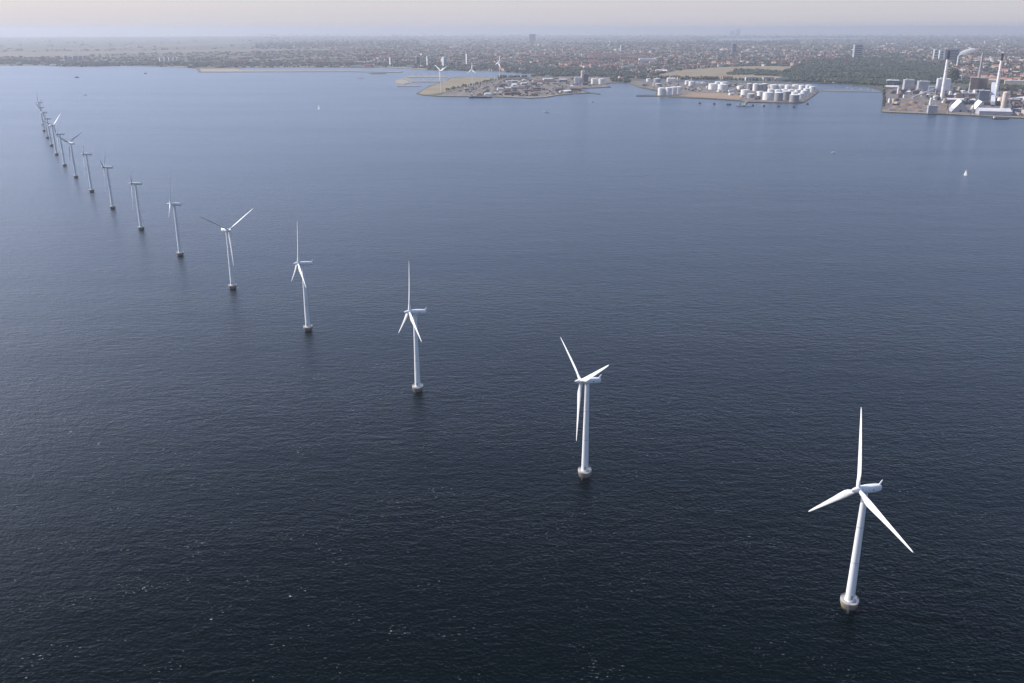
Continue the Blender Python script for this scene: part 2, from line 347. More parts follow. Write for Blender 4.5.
# ------------------------------------------------------------------ wind turbines
def blade_mesh(L, k=1.0):
    st = [(0.0, 1.9, 1.9, 0), (0.03, 1.9, 1.9, 0), (0.08, 2.2, 1.5, 16), (0.14, 2.9, 1.0, 14), (0.2, 3.3, 0.85, 12), (0.3, 3.0, 0.66, 9), (0.45, 2.4, 0.46, 5),
          (0.6, 1.9, 0.32, 3), (0.75, 1.45, 0.22, 1.5), (0.88, 1.05, 0.14, .5), (0.96, 0.72, 0.09, 0), (0.99, 0.42, 0.05, 0), (1.0, 0.12, 0.03, 0)]
    mb = MB(); n = 16; vs = []; fs = []
    for (t, c, th, tw) in st:
        zz = 0.8 + t * (L - 0.8); a0 = -R(tw + 4)
        for j in range(n):
            q = 2 * math.pi * j / n
            x = 0.5 * c * math.cos(q); y = 0.5 * th * math.sin(q)
            if t > 0.05:
                x = x - 0.2 * c * min(1, (t - .05) / .1); y *= (1.0 + 0.45 * math.cos(q))
            x *= k; y *= k
            X = x * math.cos(a0) - y * math.sin(a0); Y = x * math.sin(a0) + y * math.cos(a0)
            vs.append((X, Y, zz))
    for i in range(len(st) - 1):
        for j in range(n): fs.append((i * n + j, i * n + (j + 1) % n, (i + 1) * n + (j + 1) % n, (i + 1) * n + j))
    fs.append(tuple(range(n - 1, -1, -1))); fs.append(tuple((len(st) - 1) * n + j for j in range(n)))
    return mb.add(vs, fs)
def make_turbine(name, hub_h, L, offshore, label, cat, group, stout=1.0):
    """rotor axis along local +Y; yaw by rotating the nacelle part"""
    t = empty(name, (0, 0, 0), label, cat, group)
    sc = L / 38.0
    tz = 5.0 if offshore else 0.0
    if offshore:
        f = MB().lathe([(3.2, -6), (3.2, -0.5), (3.35, 0.5), (4.0, 2.6), (4.2, 3.4), (4.2, 4.2)], 40)
        fo = f.build('foundation', 'concrete', t, True)
        MB().lathe([(3.22, -2), (3.24, -0.4), (3.39, 0.5), (3.66, 1.3)], 40, cap0=False, cap1=False).build('waterline_band', 'wet', fo, True)
        dk = MB().lathe([(4.22, 4.2), (4.22, 4.45)], 40).build('platform', 'deck', t)
        rl = MB().ring(4.12, 5.5, 0.035); rl.ring(4.12, 5.0, 0.03)
        for k in range(20):
            a = 2 * math.pi * k / 20; rl.bar((4.12 * math.cos(a), 4.12 * math.sin(a), 4.44), (4.12 * math.cos(a), 4.12 * math.sin(a), 5.5), 0.035)
        rl.build('railing', 'white', dk)
        ld = MB()
        for sx in (-0.35, 0.35): ld.bar((sx - 2.0, -4.1 - .3, -2), (sx - 2.0, -4.1 - .3, 5.4), 0.09)
        for k in range(14): ld.bar((-2.35, -4.4, -1 + k * .45), (-1.65, -4.4, -1 + k * .45), 0.04)
        ld.build('boat_ladder', 'steel', t)
        MB().box(2.3, -2.4, 4.56, 3.5, -1.3, 5.9).build('equipment_cabinet', 'white', t)
    rb, rtp = (2.15 * sc ** .5, 1.3 * sc ** .5)
    tw = MB().lathe([(rb * 1.12, tz - .45), (rb * 1.12, tz), (rb, tz + .02)] + [(rb + (rtp - rb) * k / 12, tz + .02 + (hub_h - 1.7 * sc - tz) * k / 12) for k in range(1, 13)], 36)
    tower = tw.build('tower', 'white', t, True)
    for q in (.36, .69):
        rr = rb + (rtp - rb) * q
        MB().lathe([(rr + .015, tz + (hub_h - tz - 1.7) * q - .16), (rr + .05, tz + (hub_h - tz - 1.7) * q), (rr + .01, tz + (hub_h - tz - 1.7) * q + .16)], 36, cap0=False, cap1=False).build('flange', 'steel_white', tower, True)
    dr = MB(); dr.box(-0.5, -rb - 0.06, tz + 1.0, 0.5, -rb + .4, tz + 3.1); dr.build('door', 'steel', tower)
    # nacelle along -Y from the hub
    nc = MB(); vs = []; fs = []
    prof = [(2.6, 1.25), (2.2, 1.55), (0, 1.75), (-3, 1.75), (-6.4, 1.65), (-8.1, 1.45), (-8.7, 1.0)]
    n = 20
    for (y, r) in prof:
        for j in range(n):
            q = 2 * math.pi * j / n
            cx_, cz_ = math.cos(q), math.sin(q)
            e = 0.55
            vs.append((r * sc * math.copysign(abs(cx_) ** e, cx_) * .95, y * sc, 0.1 * sc + r * sc * math.copysign(abs(cz_) ** e, cz_)))
    for i in range(len(prof) - 1):
        for j in range(n): fs.append((i * n + j, (i + 1) * n + j, (i + 1) * n + (j + 1) % n, i * n + (j + 1) % n))
    fs.append(tuple(range(n))); fs.append(tuple((len(prof) - 1) * n + j for j in range(n - 1, -1, -1)))
    nc.add(vs, fs)
    na = nc.build('nacelle', 'white', t, True, (0, 0, hub_h))
    ms = MB(); ms.add([(x, y * sc, zz * sc) for (x, y, zz) in ((-.15, -8.4, 1.3), (.15, -8.4, 1.3), (.15, -7.3, 1.6), (-.15, -7.3, 1.6), (-.1, -9.2, 3.7), (.1, -9.2, 3.7), (.1, -8.75, 3.7), (-.1, -8.75, 3.7))],
           [(0, 1, 5, 4), (1, 2, 6, 5), (2, 3, 7, 6), (3, 0, 4, 7), (4, 5, 6, 7), (3, 2, 1, 0)])
    ms.build('wind_mast', 'white', na)
    for sx in (-1.67, 1.67): MB().box((sx - .05) * sc, -3.6 * sc, -.2 * sc, (sx + .05) * sc, -3.0 * sc, .3 * sc).build('vent', 'dark', na)
    hb = MB().lathe([(1.15, 0), (1.45, .25), (1.5, 1.5), (1.3, 2.8), (.95, 4.1), (.55, 5.0), (.28, 5.5), (.05, 5.65)], 24)
    for i, v in enumerate(hb.v): hb.v[i] = (v[0] * sc, v[2] * sc, -v[1] * sc)
    ho = hb.build('hub', 'white', t, True, (0, 0, hub_h))
    bm_ = blade_mesh(L, sc * stout); bls = []
    for k in range(3):
        if k == 0: bo = bm_.build('blade', 'white', t, True)
        else:
            bo = bls[0].copy(); COL.objects.link(bo); bo.parent = t
        bls.append(bo)
    return t
def set_turbine(t, x, y, yaw, ph, hub_h, sc, base_z=0.0, tilt=5.0, pitch=0.0):
    """yaw: compass bearing of the rotor axis, clockwise from +Y"""
    t.location = (x, y, base_z)
    A = Matrix.Rotation(R(-yaw), 4, 'Z') @ Matrix.Rotation(R(tilt), 4, 'X')
    k = 0
    for ch in t.children:
        nm = ch.name.split('.')[0]
        if nm == 'nacelle': ch.matrix_local = Matrix.Translation((0, 0, hub_h)) @ A
        elif nm == 'hub': ch.matrix_local = Matrix.Translation((0, 0, hub_h)) @ A @ Matrix.Translation((0, 2.7 * sc, 0.1))
        elif nm == 'blade':
            ch.matrix_local = Matrix.Translation((0, 0, hub_h)) @ A @ Matrix.Translation((0, 4.2 * sc, 0.1)) @ Matrix.Rotation(R(ph + 120 * k), 4, 'Y') @ Matrix.Rotation(R(pitch), 4, 'Z')
            k += 1
off_xy = [(161.2, 364.8), (44.9, 498.6), (-72.2, 637.6), (-187.6, 784.1), (-298.4, 926.0), (-406.4, 1074.9), (-513.2, 1226.4), (-617.8, 1381.7), (-717.6, 1534.2),
          (-816.0, 1690.0), (-909.6, 1844.2), (-1006.2, 2012.3), (-1096.3, 2174.9), (-1186.2, 2339.7), (-1275.5, 2505.0), (-1362.0, 2672.0)]
off_rot = [(-111, 13), (-111, 64), (-111, 12), (-114, 9), (128, 58), (-106, 14), (-109, 63), (-105, 55), (-114, 60), (-68, 64), (-116, 58), (103, 67), (-111, 60), (-110, 20), (-102, 56), (-108, 4)]
ordn = ['nearest of the row, one blade straight up', 'second nearest of the row, two blades raised in a V', 'third nearest of the row, its blades like an inverted Y',
        'fourth nearest of the row, its upright blade thin and pale', 'fifth nearest of the row, blades spread wide like a Y', 'sixth nearest of the row, beyond the one with spread blades',
        'seventh nearest of the row, seen side on', 'eighth nearest of the row, one blade pointing left', 'ninth nearest of the row, dark against pale water', 'tenth nearest of the row, dark with blades spread wide',
        'eleventh nearest of the row, thin and dark', 'twelfth nearest of the row, one bright blade rising right', 'thirteenth nearest of the row, behind the bright raised blade',
        'fourteenth nearest of the row, overlapped by its neighbours', 'second farthest of the row, mostly hidden behind nearer towers', 'farthest of the row, only its top showing']
proto = make_turbine('wind_turbine', 64.0, 38.0, True, '', 'wind turbine', 'offshore wind turbines in a curved row')
for i, ((x, y), (yw, ph)) in enumerate(zip(off_xy, off_rot)):
    t = proto if i == 0 else copy_tree(proto)
    t['label'] = 'white offshore wind turbine, ' + ordn[i]
    set_turbine(t, x, y, yw, ph, 64.0, 1.0, pitch=(102.0 if i == 4 else 100.0 if i == 11 else 0.0))
lp = make_turbine('wind_turbine', 88.0, 40.0, False, '', 'wind turbine', 'white wind turbines on the grassy spit', 2.1)
for i, (u, v, hp, yw, ph, lab) in enumerate(((441.5, 93, 20.7, -138, 56, 'with its blades in a Y, nearest the tip'), (472.5, 86, 15.2, -138, 2, 'behind the moored cargo ship'), (499.5, 80.4, 16.4, -118, 105, 'farthest inland, seen half side on'))):
    t = lp if i == 0 else copy_tree(lp)
    g = G(u, v); t['label'] = 'white wind turbine on the tan spit, ' + lab
    s_ = hp * S(u, v) * 1.0 / 88.0
    t.scale = (s_, s_, s_)
    set_turbine(t, g.x, g.y, yw, ph, 88.0, 40 / 38.0, LZ)

# ------------------------------------------------------------------ buildings
def facing(u, v): 
    g = G(u, v); return math.atan2(g.y, g.x) - math.pi / 2        # rotation that turns local -Y to the camera
def hall(name, label, cat, u, v, w, h, depth, wall, roof, kind='flat', rot=0.0, group=None, windows=0, door=False):
    """a building: u, v its front base middle; w, h in pixels of the photo there; depth in metres"""
    s = S(u, v); g = G(u, v, LZ); W = w * s; H = h * s
    t = empty(name, (g.x, g.y, LZ + 0.3), label, cat, group, facing(u, v) + R(rot))
    x0, x1 = -W / 2, W / 2
    if kind == 'flat':
        MB().box(x0, 0, 0, x1, depth, H).build('wall', wall, t)
        r = MB(); r.box(x0 - .4, -.4, H + .003, x1 + .4, depth + .4, H + 1.0)
        if W > 20: r.box(x0 + W * .2, depth * .3, H + 1.0, x0 + W * .38, depth * .6, H + 1.0 + min(4, H * .15))
        r.build('roof', roof, t)
    elif kind == 'gable':       # ridge along local X
        rh = H * 0.35; e = H - rh
        m = MB(); m.box(x0, 0, 0, x1, depth, e)
        m.add([(x0, 0, e + .002), (x0, depth, e + .002), (x0, depth / 2, H - .05), (x1, 0, e + .002), (x1, depth, e + .002), (x1, depth / 2, H - .05)], [(0, 2, 1), (3, 4, 5)])
        m.build('wall', wall, t)
        MB().add([(x0 - .5, -.8, e - .2), (x1 + .5, -.8, e - .2), (x1 + .5, depth / 2, H + .2), (x0 - .5, depth / 2, H + .2), (x1 + .5, depth + .8, e - .2), (x0 - .5, depth + .8, e - .2)], [(0, 1, 2, 3), (3, 2, 4, 5)]).build('roof', roof, t)
    for k in range(windows):
        zz = H * (k + .75) / (windows + .4)
        MB().box(x0 + W * .06, -.12, zz - H * .2 / windows, x1 - W * .06, .2, zz + H * .2 / windows).build('window', 'glass', t)
    if door: MB().box(-2.5, -.1, 0, 2.5, .3, min(5, H * .5)).build('door', 'steel', t)
    return t
def chimney(label, ub, vb, hpx, wpx, mat, black=0.0, group=None):
    s = S(ub, vb); g = G(ub, vb, LZ); H = hpx * s; r = wpx * s / 2
    t = empty('chimney', (g.x, g.y, LZ), label, 'chimney', group)
    top = H * (1 - black)
    MB().lathe([(r, 0), (r * .80, top * .5), (r * .64, top)], 24).build('shaft', mat, t, True)
    if black:
        MB().lathe([(r * .66, top + .01), (r * .56, H), (r * .45, H), (r * .45, H - 2)], 24).build('black_top', 'black', t, True)
    k = MB()
    for q in (.35, .7): k.lathe([(r * (.86 - .28 * q) + .9, top * q), (r * (.86 - .28 * q) + .9, top * q + .8)], 24)
    k.build('gallery_ring', 'steel', t)
    return t
pg = 'power station chimneys'
chimney('tall white chimney with a black top, left of the two black-topped ones', 941.7, 99.3, 45.5, 3.9, 'chim', .17)
chimney('tall white chimney with a black top, rightmost at the power station', 995.4, 97.2, 41.5, 3.7, 'chim', .165)
chimney('plain grey chimney between the two black-topped white chimneys', 977.2, 88.0, 33.5, 2.7, 'chimg')
sm = chimney('slender pale chimney with white smoke at its top', 956.8, 67.5, 11.5, 1.8, 'chim')
chimney('thin short grey stack beside the wooded mound', 961.0, 82.5, 15.5, 1.0, 'chimg')

chimney('slim pale stack rising left of the brown boiler house', 968.2, 95.5, 12.5, 1.1, 'chim')
H_ = [  # name, label, category, u, v, w, h, depth, wall, roof, kind, rot, windows
 ('industrial_hall', 'tall plain grey panel hall, left of two behind the stockpile yard', 'industrial hall', 908.7, 91.0, 9.2, 10.2, 60, 'panel', 'roofgrey', 'flat', 8, 0),
 ('industrial_hall', 'tall plain grey panel hall, nearer the white chimney of two behind the yard', 'industrial hall', 923.2, 92.2, 10.0, 10, 60, 'panel', 'roofgrey', 'flat', 8, 0),
 ('industrial_hall', 'tall pale hall standing right behind the left black-topped chimney', 'industrial hall', 943.0, 92.0, 11.6, 12, 70, 'panel_light', 'roofpale', 'flat', 6, 0),
 ('warehouse', 'low dark warehouse with a white roof edge behind the stockpile yard', 'warehouse', 892.8, 85.2, 11.3, 4.4, 60, 'panel_blue', 'whitewall', 'flat', 5, 0),
 ('warehouse', 'long low tan warehouse at the west edge of the power station', 'warehouse', 891.5, 89.2, 13, 3.4, 45, 'tanwall', 'roofpale', 'gable', 5, 0),
 ('shed', 'small bright white shed below the grey panel halls', 'shed', 907.6, 93.6, 5, 2.6, 20, 'whitewall', 'whitewall', 'gable', 5, 0),
 ('quay_building', 'grey block of a building on the quay edge below white silos', 'building', 932.2, 113.6, 8.2, 7.2, 25, 'panel', 'roofgrey', 'flat', 10, 0),
 ('boiler_house', 'tall brown boiler house left of the plain grey chimney', 'boiler house', 973.4, 90.0, 7.4, 11.5, 45, 'panel_brown', 'roofgrey', 'flat', 4, 0),
 ('boiler_house', 'tall dark boiler house right behind the plain grey chimney', 'boiler house', 982.0, 90.0, 8.0, 11, 45, 'panel_brown', 'roofgrey', 'flat', 4, 0),
 ('turbine_hall', 'dark slate-coloured hall between the grey chimney and the slanting conveyor', 'industrial hall', 983.0, 104.2, 9.0, 12.6, 45, 'panel_blue', 'roofgrey', 'flat', 4, 0),
 ('warehouse', 'long low warehouse with a pale roof behind the white-roofed coal stores', 'warehouse', 961.0, 101.6, 26, 2.6, 70, 'panel', 'roofpale', 'gable', 6, 0),
 ('warehouse', 'low grey warehouse below the brown boiler house', 'warehouse', 969.5, 97.2, 15, 3.4, 45, 'panel', 'roofgrey', 'flat', 6, 0),
 ('quay_warehouse', 'wide low quay warehouse with a broad grey roof beside the beige silo', 'warehouse', 995.0, 115.6, 29.0, 6.2, 85, 'panel', 'roofpale', 'gable', 9, 0),
 ('warehouse', 'dark blue-grey warehouse right of the beige silo', 'warehouse', 1014.5, 106.0, 9.0, 6.0, 50, 'panel_blue', 'roofgrey', 'flat', 6, 0),
 ('warehouse', 'long white-roofed warehouse behind the dark blue one at the right edge', 'warehouse', 1019.0, 99.6, 18.0, 2.6, 40, 'panel', 'whitewall', 'gable', 6, 0),
 ('warehouse', 'long tan warehouse behind the rightmost black-topped chimney', 'warehouse', 992.5, 85.2, 10.5, 4.6, 50, 'tanwall', 'roofpale', 'flat', 4, 0),
 ('warehouse', 'very long tan warehouse at the right edge beyond the row of trees', 'warehouse', 1018.0, 85.4, 24.0, 4.2, 50, 'tanwall', 'roofpale', 'flat', 4, 0),
 ('pump_house', 'dark narrow tower block beside a small white silo behind the coal stores', 'tower', 953.2, 95.8, 2.2, 8.4, 12, 'panel_blue', 'roofgrey', 'flat', 4, 0),
 ('warehouse', 'white flat warehouse at the back of the tank depot', 'warehouse', 671.5, 82.2, 8.0, 3.4, 60, 'whitewall', 'whitewall', 'flat', 4, 0),
 ('warehouse', 'bright white warehouse at the near corner of the tan field', 'warehouse', 661.5, 72.4, 11.0, 2.4, 60, 'whitewall', 'whitewall', 'gable', 4, 0),
 ('silo_building', 'dark blue-grey silo block beside the pale silo tower on the small harbour', 'silo', 586.0, 84.6, 4.2, 10.0, 25, 'panel_blue', 'roofgrey', 'flat', 4, 0),
 ('silo_building', 'low grey mill building left of the pale silo tower', 'building', 577.6, 84.6, 5.4, 6.6, 30, 'panel_light', 'roofpale', 'flat', 4, 0),
 ('shed', 'bright white shed at the east point of the scrapyard spit', 'shed', 567.6, 93.0, 7.0, 2.6, 30, 'whitewall', 'whitewall', 'gable', 10, 0),
 ('shed', 'small white shed in the middle of the scrapyard spit', 'shed', 514.6, 86.2, 4.4, 2.4, 25, 'whitewall', 'whitewall', 'gable', 10, 0),
 ('warehouse', 'tan flat warehouse behind the silo harbour', 'warehouse', 549, 82.2, 10, 3.0, 60, 'tanwall', 'roofpale', 'flat', 8, 0),
 ('warehouse', 'dark roofed warehouse left of the silo harbour', 'warehouse', 563, 81.6, 7, 2.6, 50, 'panel_blue', 'roofgrey', 'gable', 8, 0),
 ('tower_block', 'big grey slab tower rising alone above the far wood', 'tower block', 857.6, 58.5, 8.6, 13.0, 30, 'panel', 'roofgrey', 'flat', 30, 6),
 ('tower_block', 'dark narrow tower block in the hazy city above the tan field', 'tower block', 734.0, 54.0, 4.0, 9.6, 30, 'panel_blue', 'roofgrey', 'flat', 25, 4),
 ('office_block', 'wide dark blue office block in the city behind the smoking chimney', 'office block', 951.0, 61.0, 12.5, 11.0, 60, 'panel_blue', 'roofgrey', 'flat', 14, 4),
 ('tower_block', 'pale tower block left of the wide dark blue office block, taller one', 'tower block', 935.5, 58.5, 3.6, 8.5, 40, 'panel_light', 'roofpale', 'flat', 14, 3),
 ('tower_block', 'pale tower block touching the wide dark blue office block', 'tower block', 941.5, 59.0, 4.6, 8.0, 40, 'panel_light', 'roofpale', 'flat', 14, 3),
 ('tower_block', 'dark double tower block on the hazy skyline above the airport fields', 'tower block', 532.5, 41.6, 6.0, 7.0, 60, 'panel_blue', 'roofgrey', 'flat', 10, 3),
 ('tower_block', 'bright white slender tower block on the shore behind the spit turbines', 'tower block', 467.8, 64.0, 2.4, 9.6, 20, 'whitewall', 'roofpale', 'flat', 20, 5),
 ('tower_block', 'grey slender tower block behind the Y-bladed turbine on the spit', 'tower block', 428.4, 66.0, 1.8, 9.4, 20, 'panel_light', 'roofpale', 'flat', 20, 5),
 ('tower_block', 'pale tower block with a white left edge between the spit turbines', 'tower block', 445.4, 66.4, 3.6, 8.4, 30, 'panel_light', 'roofpale', 'flat', 30, 5),
 ('tower_block', 'dark stubby tower block on the shore above the marina', 'tower block', 418.2, 64.8, 3.2, 7.4, 30, 'panel_blue', 'roofgrey', 'flat', 20, 4),
 ('tower_block', 'dark faint tower block on the shore left of the marina', 'tower block', 391.6, 65.6, 2.2, 7.6, 25, 'panel_light', 'roofgrey', 'flat', 20, 4),
 ('tower_block', 'grey tower block right of the white church spire', 'tower block', 622.5, 51.0, 3.0, 5.5, 40, 'panel', 'roofgrey', 'flat', 20, 3),
 ('power_station', 'faint white power station block on the horizon over the lake, left twin', 'power station', 732.0, 36.0, 4.5, 5.0, 90, 'whitewall', 'roofpale', 'flat', 0, 0),
 ('power_station', 'faint white power station block on the horizon over the lake, right twin', 'power station', 738.0, 36.0, 4.0, 6.4, 90, 'whitewall', 'roofpale', 'flat', 0, 0),
 ('hangar', 'white flat hangar in the hazy city above the slender towers', 'hangar', 456.5, 48.6, 11.0, 2.0, 90, 'whitewall', 'whitewall', 'flat', 6, 0),
 ('hangar', 'long white hall in the city left of the tan field', 'hall', 648.0, 62.5, 17.0, 3.4, 90, 'whitewall', 'roofpale', 'flat', 6, 0),
 ('factory', 'cream coloured factory row above the tan field', 'factory', 748.0, 54.6, 12.0, 2.8, 90, 'tanwall', 'roofpale', 'flat', 6, 0),
]
for (nm, lab, cat, u, v, w, h, dp, wm, rm, kd, ro, wi) in H_:
    hall(nm, lab, cat, u, v, w, h, dp, wm, rm, kd, ro, None, wi, door=(kd != 'flat' or v > 80))
# row of small white houses on the beach
for k, (u, v) in enumerate(((359, 63.4), (362.2, 63.4), (365.4, 63.5), (368.6, 63.5), (371.2, 62.9))):
    hall('beach_house', 'bright white block in the short row on the shore left of the marina', 'building', u, v, 2.4, 1.9, 20, 'whitewall', 'whitewall', 'flat', 8, 'row of white blocks by the beach')
for k, u in enumerate((161.5, 166, 170.5, 175, 179)):
    hall('apartment_tower', 'pale slab block in the row behind the sandy point', 'apartment block', u, 62.4 - .05 * k, 2.6, 4.2, 25, 'whitewall', 'roofpale', 'flat', 12, 'row of pale slab blocks by the sandy point', 3)
for k, u in enumerate((52, 55.5, 61, 64.5)):
    hall('beach_pavilion', 'low white pavilion on the left shore at the water', 'pavilion', u, 65.5, 3.0, 1.0, 30, 'whitewall', 'whitewall', 'flat', 6, 'white pavilions on the left shore')
for k, (u, h) in enumerate(((66, 5), (70.5, 4.4), (75, 4.8), (80, 4.2), (85, 5))):
    hall('tower_block', 'grey block in the group on the left shore behind white pavilions', 'tower block', u, 61.2, 2.6, h, 25, 'panel', 'roofgrey', 'flat', 12, 'grey blocks on the left shore', 3)
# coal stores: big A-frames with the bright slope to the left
for (u, v, w, h, dep, lab) in ((960.2, 112.2, 15.6, 10.6, 95, 'left of the two'), (980.4, 112.8, 14.0, 10.6, 95, 'nearer the wide quay warehouse')):
    s = S(u, v); g = G(u, v, LZ); W = w * s / 2; H = h * s
    t = empty('coal_store', (g.x, g.y, LZ + .3), 'A-shaped coal store with a bright white roof slope, ' + lab, 'coal store', None, facing(u, v) + R(8))
    MB().add([(-W, 0, 0), (W, 0, 0), (0, 0, H), (-W, dep, 0), (W, dep, 0), (0, dep, H)], [(0, 1, 2), (4, 3, 5), (0, 3, 4, 1)]).build('gable_wall', 'panel', t)
    q = .30
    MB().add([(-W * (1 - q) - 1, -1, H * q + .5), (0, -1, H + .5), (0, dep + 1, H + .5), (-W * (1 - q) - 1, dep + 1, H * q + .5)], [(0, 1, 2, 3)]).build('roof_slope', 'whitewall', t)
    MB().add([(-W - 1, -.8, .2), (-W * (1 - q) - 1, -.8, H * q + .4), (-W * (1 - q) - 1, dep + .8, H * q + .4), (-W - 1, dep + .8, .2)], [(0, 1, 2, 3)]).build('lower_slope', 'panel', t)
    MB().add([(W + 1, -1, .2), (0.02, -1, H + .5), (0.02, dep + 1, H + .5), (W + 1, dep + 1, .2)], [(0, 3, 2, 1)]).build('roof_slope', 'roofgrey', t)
    MB().box(-3, -.4, 0, 3, .2, 7).build('door', 'dark', t)
# round silos
def silo(label, u, v, w, h, mat, dome=0.0, taper=0.9, name='silo'):
    s = S(u, v); g = G(u, v, LZ); r = w * s / 2; H = h * s
    t = empty(name, (g.x, g.y + r, LZ + .3), label, 'silo')
    MB().lathe([(r, 0), (r * taper, H)], 28).build('shell', mat, t, True)
    MB().lathe([(r * taper * 1.02, H + .01), (r * taper * .7, H + r * (.25 + dome)), (r * taper * .1, H + r * (.4 + dome * 1.4))], 28).build('roof', mat, t, True)
    return t
silo('big beige round silo tower on the quay beside the wide warehouse', 1004.6, 109.5, 5.6, 16.0, 'beige', 0, .88)
silo('slim white silo at the back of the stockpile yard', 898.2, 95.4, 2.3, 7.2, 'whitewall')
silo('white domed silo, left of the pair above the grey quay building', 930.4, 107.4, 2.6, 8.0, 'whitewall', .3)
silo('white domed silo, right of the pair above the grey quay building', 934.0, 107.4, 2.6, 7.0, 'whitewall', .3)
silo('small white silo beside a dark narrow tower behind the coal stores', 950.4, 96.4, 2.8, 4.6, 'whitewall')
silo('pale tall silo tower at the small harbour', 582.4, 84.6, 3.2, 12.6, 'beige', 0, 1.0)
# conveyors
def conveyor(label, a, b, wd, mat):
    """a covered gallery from a to b (world points) on trestle legs"""
    a = Vector(a); b = Vector(b); m = (a + b) / 2
    t = empty('conveyor', (a.x, a.y, LZ), label, 'conveyor'); o = Vector((a.x, a.y, LZ))
    d = (b - a).normalized(); sd = d.cross(Vector((0, 0, 1))).normalized() * wd / 2; uh = Vector((0, 0, wd * .9))
    A, B = a - o, b - o
    MB().add([A - sd, A + sd, A + sd + uh, A - sd + uh, B - sd, B + sd, B + sd + uh, B - sd + uh], [(0, 1, 2, 3), (5, 4, 7, 6), (0, 4, 5, 1), (1, 5, 6, 2), (2, 6, 7, 3), (3, 7, 4, 0)]).build('gallery', mat, t)
    for q in (.3, .6, .9):
        p = A.lerp(B, q)
        l = MB(); l.bar(p - sd, Vector((p.x - sd.x * 1.6, p.y - sd.y * 1.6, 0)), .7); l.bar(p + sd, Vector((p.x + sd.x * 1.6, p.y + sd.y * 1.6, 0)), .7)
        l.build('trestle', 'steel', t)
g1, g2 = G(992.4, 106.5), G(990.5, 102.0)
conveyor('steep pale conveyor gallery rising beside the dark slate hall', (g1.x, g1.y, 6), (g2.x, g2.y, 60), 13, 'panel_light')
g1, g2 = G(912, 99.5), G(932, 99.0)
conveyor('long grey conveyor gallery crossing behind the stockpile yard', (g1.x, g1.y, 4), (g2.x, g2.y, 34), 6, 'panel')
# open frame tower
g = G(931, 97.5); s = S(931, 97.5)
t = empty('frame_tower', (g.x, g.y, LZ + .3), 'open steel frame tower left of the black-topped chimney', 'frame tower', None, facing(931, 97.5))
for sx in (-3.5 * s, 3.5 * s):
    for yy in (0, 20): MB().bar((sx, yy, 0), (sx, yy, 10 * s), 1.2, 1.0, 8).build('column', 'panel_light', t)
for zz in (4 * s, 8 * s, 10 * s): MB().box(-3.6 * s, -1, zz, 3.6 * s, 21, zz + 1.2).build('floor_deck', 'panel_light', t)
for (u, v, lab) in ((946.5, 114.6, 'left of the two on the power station quay'), (972.0, 115.6, 'right of the two on the power station quay')):
    g = G(u, v, LZ); t = empty('harbour_crane', (g.x, g.y, LZ + .5), 'grey portal crane with its jib raised, ' + lab, 'crane', None, facing(u, v))
    for sx in (-6, 6):
        for sy in (0, 9): MB().bar((sx, sy, 0), (sx * .55, 2 + sy * .55, 14), .8, .6).build('leg', 'panel_blue', t)
    MB().box(-5, 0, 14, 5, 9, 19).build('machine_house', 'tanwall', t)
    jb = MB(); jb.bar((-1, 1, 18), (0, -20, 40), .7, .4); jb.bar((1, 1, 18), (0, -20, 40), .7, .4); jb.build('jib', 'panel_blue', t)
    MB().bar((0, 6, 19), (0, 3, 31), .7).build('mast', 'panel_blue', t)
    MB().bar((0, 3, 31), (0, -20, 40), .25).build('stay', 'dark', t)
# stockpiles
for k, (u, v, w, h) in enumerate(((896, 107.5, 9, 1.8), (905, 105.2, 10, 2.2), (913, 103.2, 9, 2.2), (902, 110, 10, 1.8), (915, 108, 11, 2.4), (924, 104.5, 8, 1.8), (892, 110.2, 7, 1.4), (919, 111.2, 8, 1.6), (944, 108.5, 9, 1.8), (947, 112.6, 8, 1.2))):
    s = S(u, v); g = G(u, v, LZ); r = w * s / 2; mb = MB(); rg = random.Random(k); prof = [(1, 0), (.78, .42), (.5, .75), (.22, .98), (.04, 1)]
    mb.lathe([(r * a, h * s * b_) for a, b_ in prof], 18)
    for i, q in enumerate(mb.v):
        f = rg.uniform(.85, 1.12); mb.v[i] = (q[0] * f * 1.25, q[1] * f, q[2] * rg.uniform(.85, 1.1))
    tag(mb.build('stockpile', 'coal', None, True, (g.x, g.y, LZ + .2), rg.random() * 3), 'brown heap of loose material in the yard left of the power station', 'heap', 'heaps in the stockpile yard')

# ------------------------------------------------------------------ storage tanks
def tank_proto(name, wall, roof):
    t = empty(name, (0, 0, 0), '', 'storage tank')
    MB().lathe([(1, 0), (1, 1)], 32).build('shell', wall, t, True)
    MB().lathe([(1.015, 1.001), (1.015, 1.02), (.6, 1.07), (.05, 1.10)], 32).build('roof', roof, t, True)
    st = MB(); prev = None
    for k in range(13):
        a = -1.9 + k * .1; p = (1.05 * math.cos(a), 1.05 * math.sin(a), .02 + k / 12.2)
        if prev: st.bar(prev, p, .03, n=4)
        prev = p
    st.build('stair', 'steel', t)
    return t
TW = tank_proto('storage_tank', 'tank', 'tank'); TG = tank_proto('storage_tank', 'tankgrey', 'tank')
used = {}
def tank(u, v, w, h, grey=False, label=None, group=None):
    p = TG if grey else TW
    t = p if p.name not in used else copy_tree(p); used[p.name] = 1
    s = S(u, v); r = w * s / 2; g = G(u, v, LZ); d = Vector((g.x, g.y, 0)).normalized() * r * .9
    t.location = (g.x + d.x, g.y + d.y, LZ + .3); t.scale = (r, r, h * s * .93)
    t['label'] = label
    if group: t['group'] = group
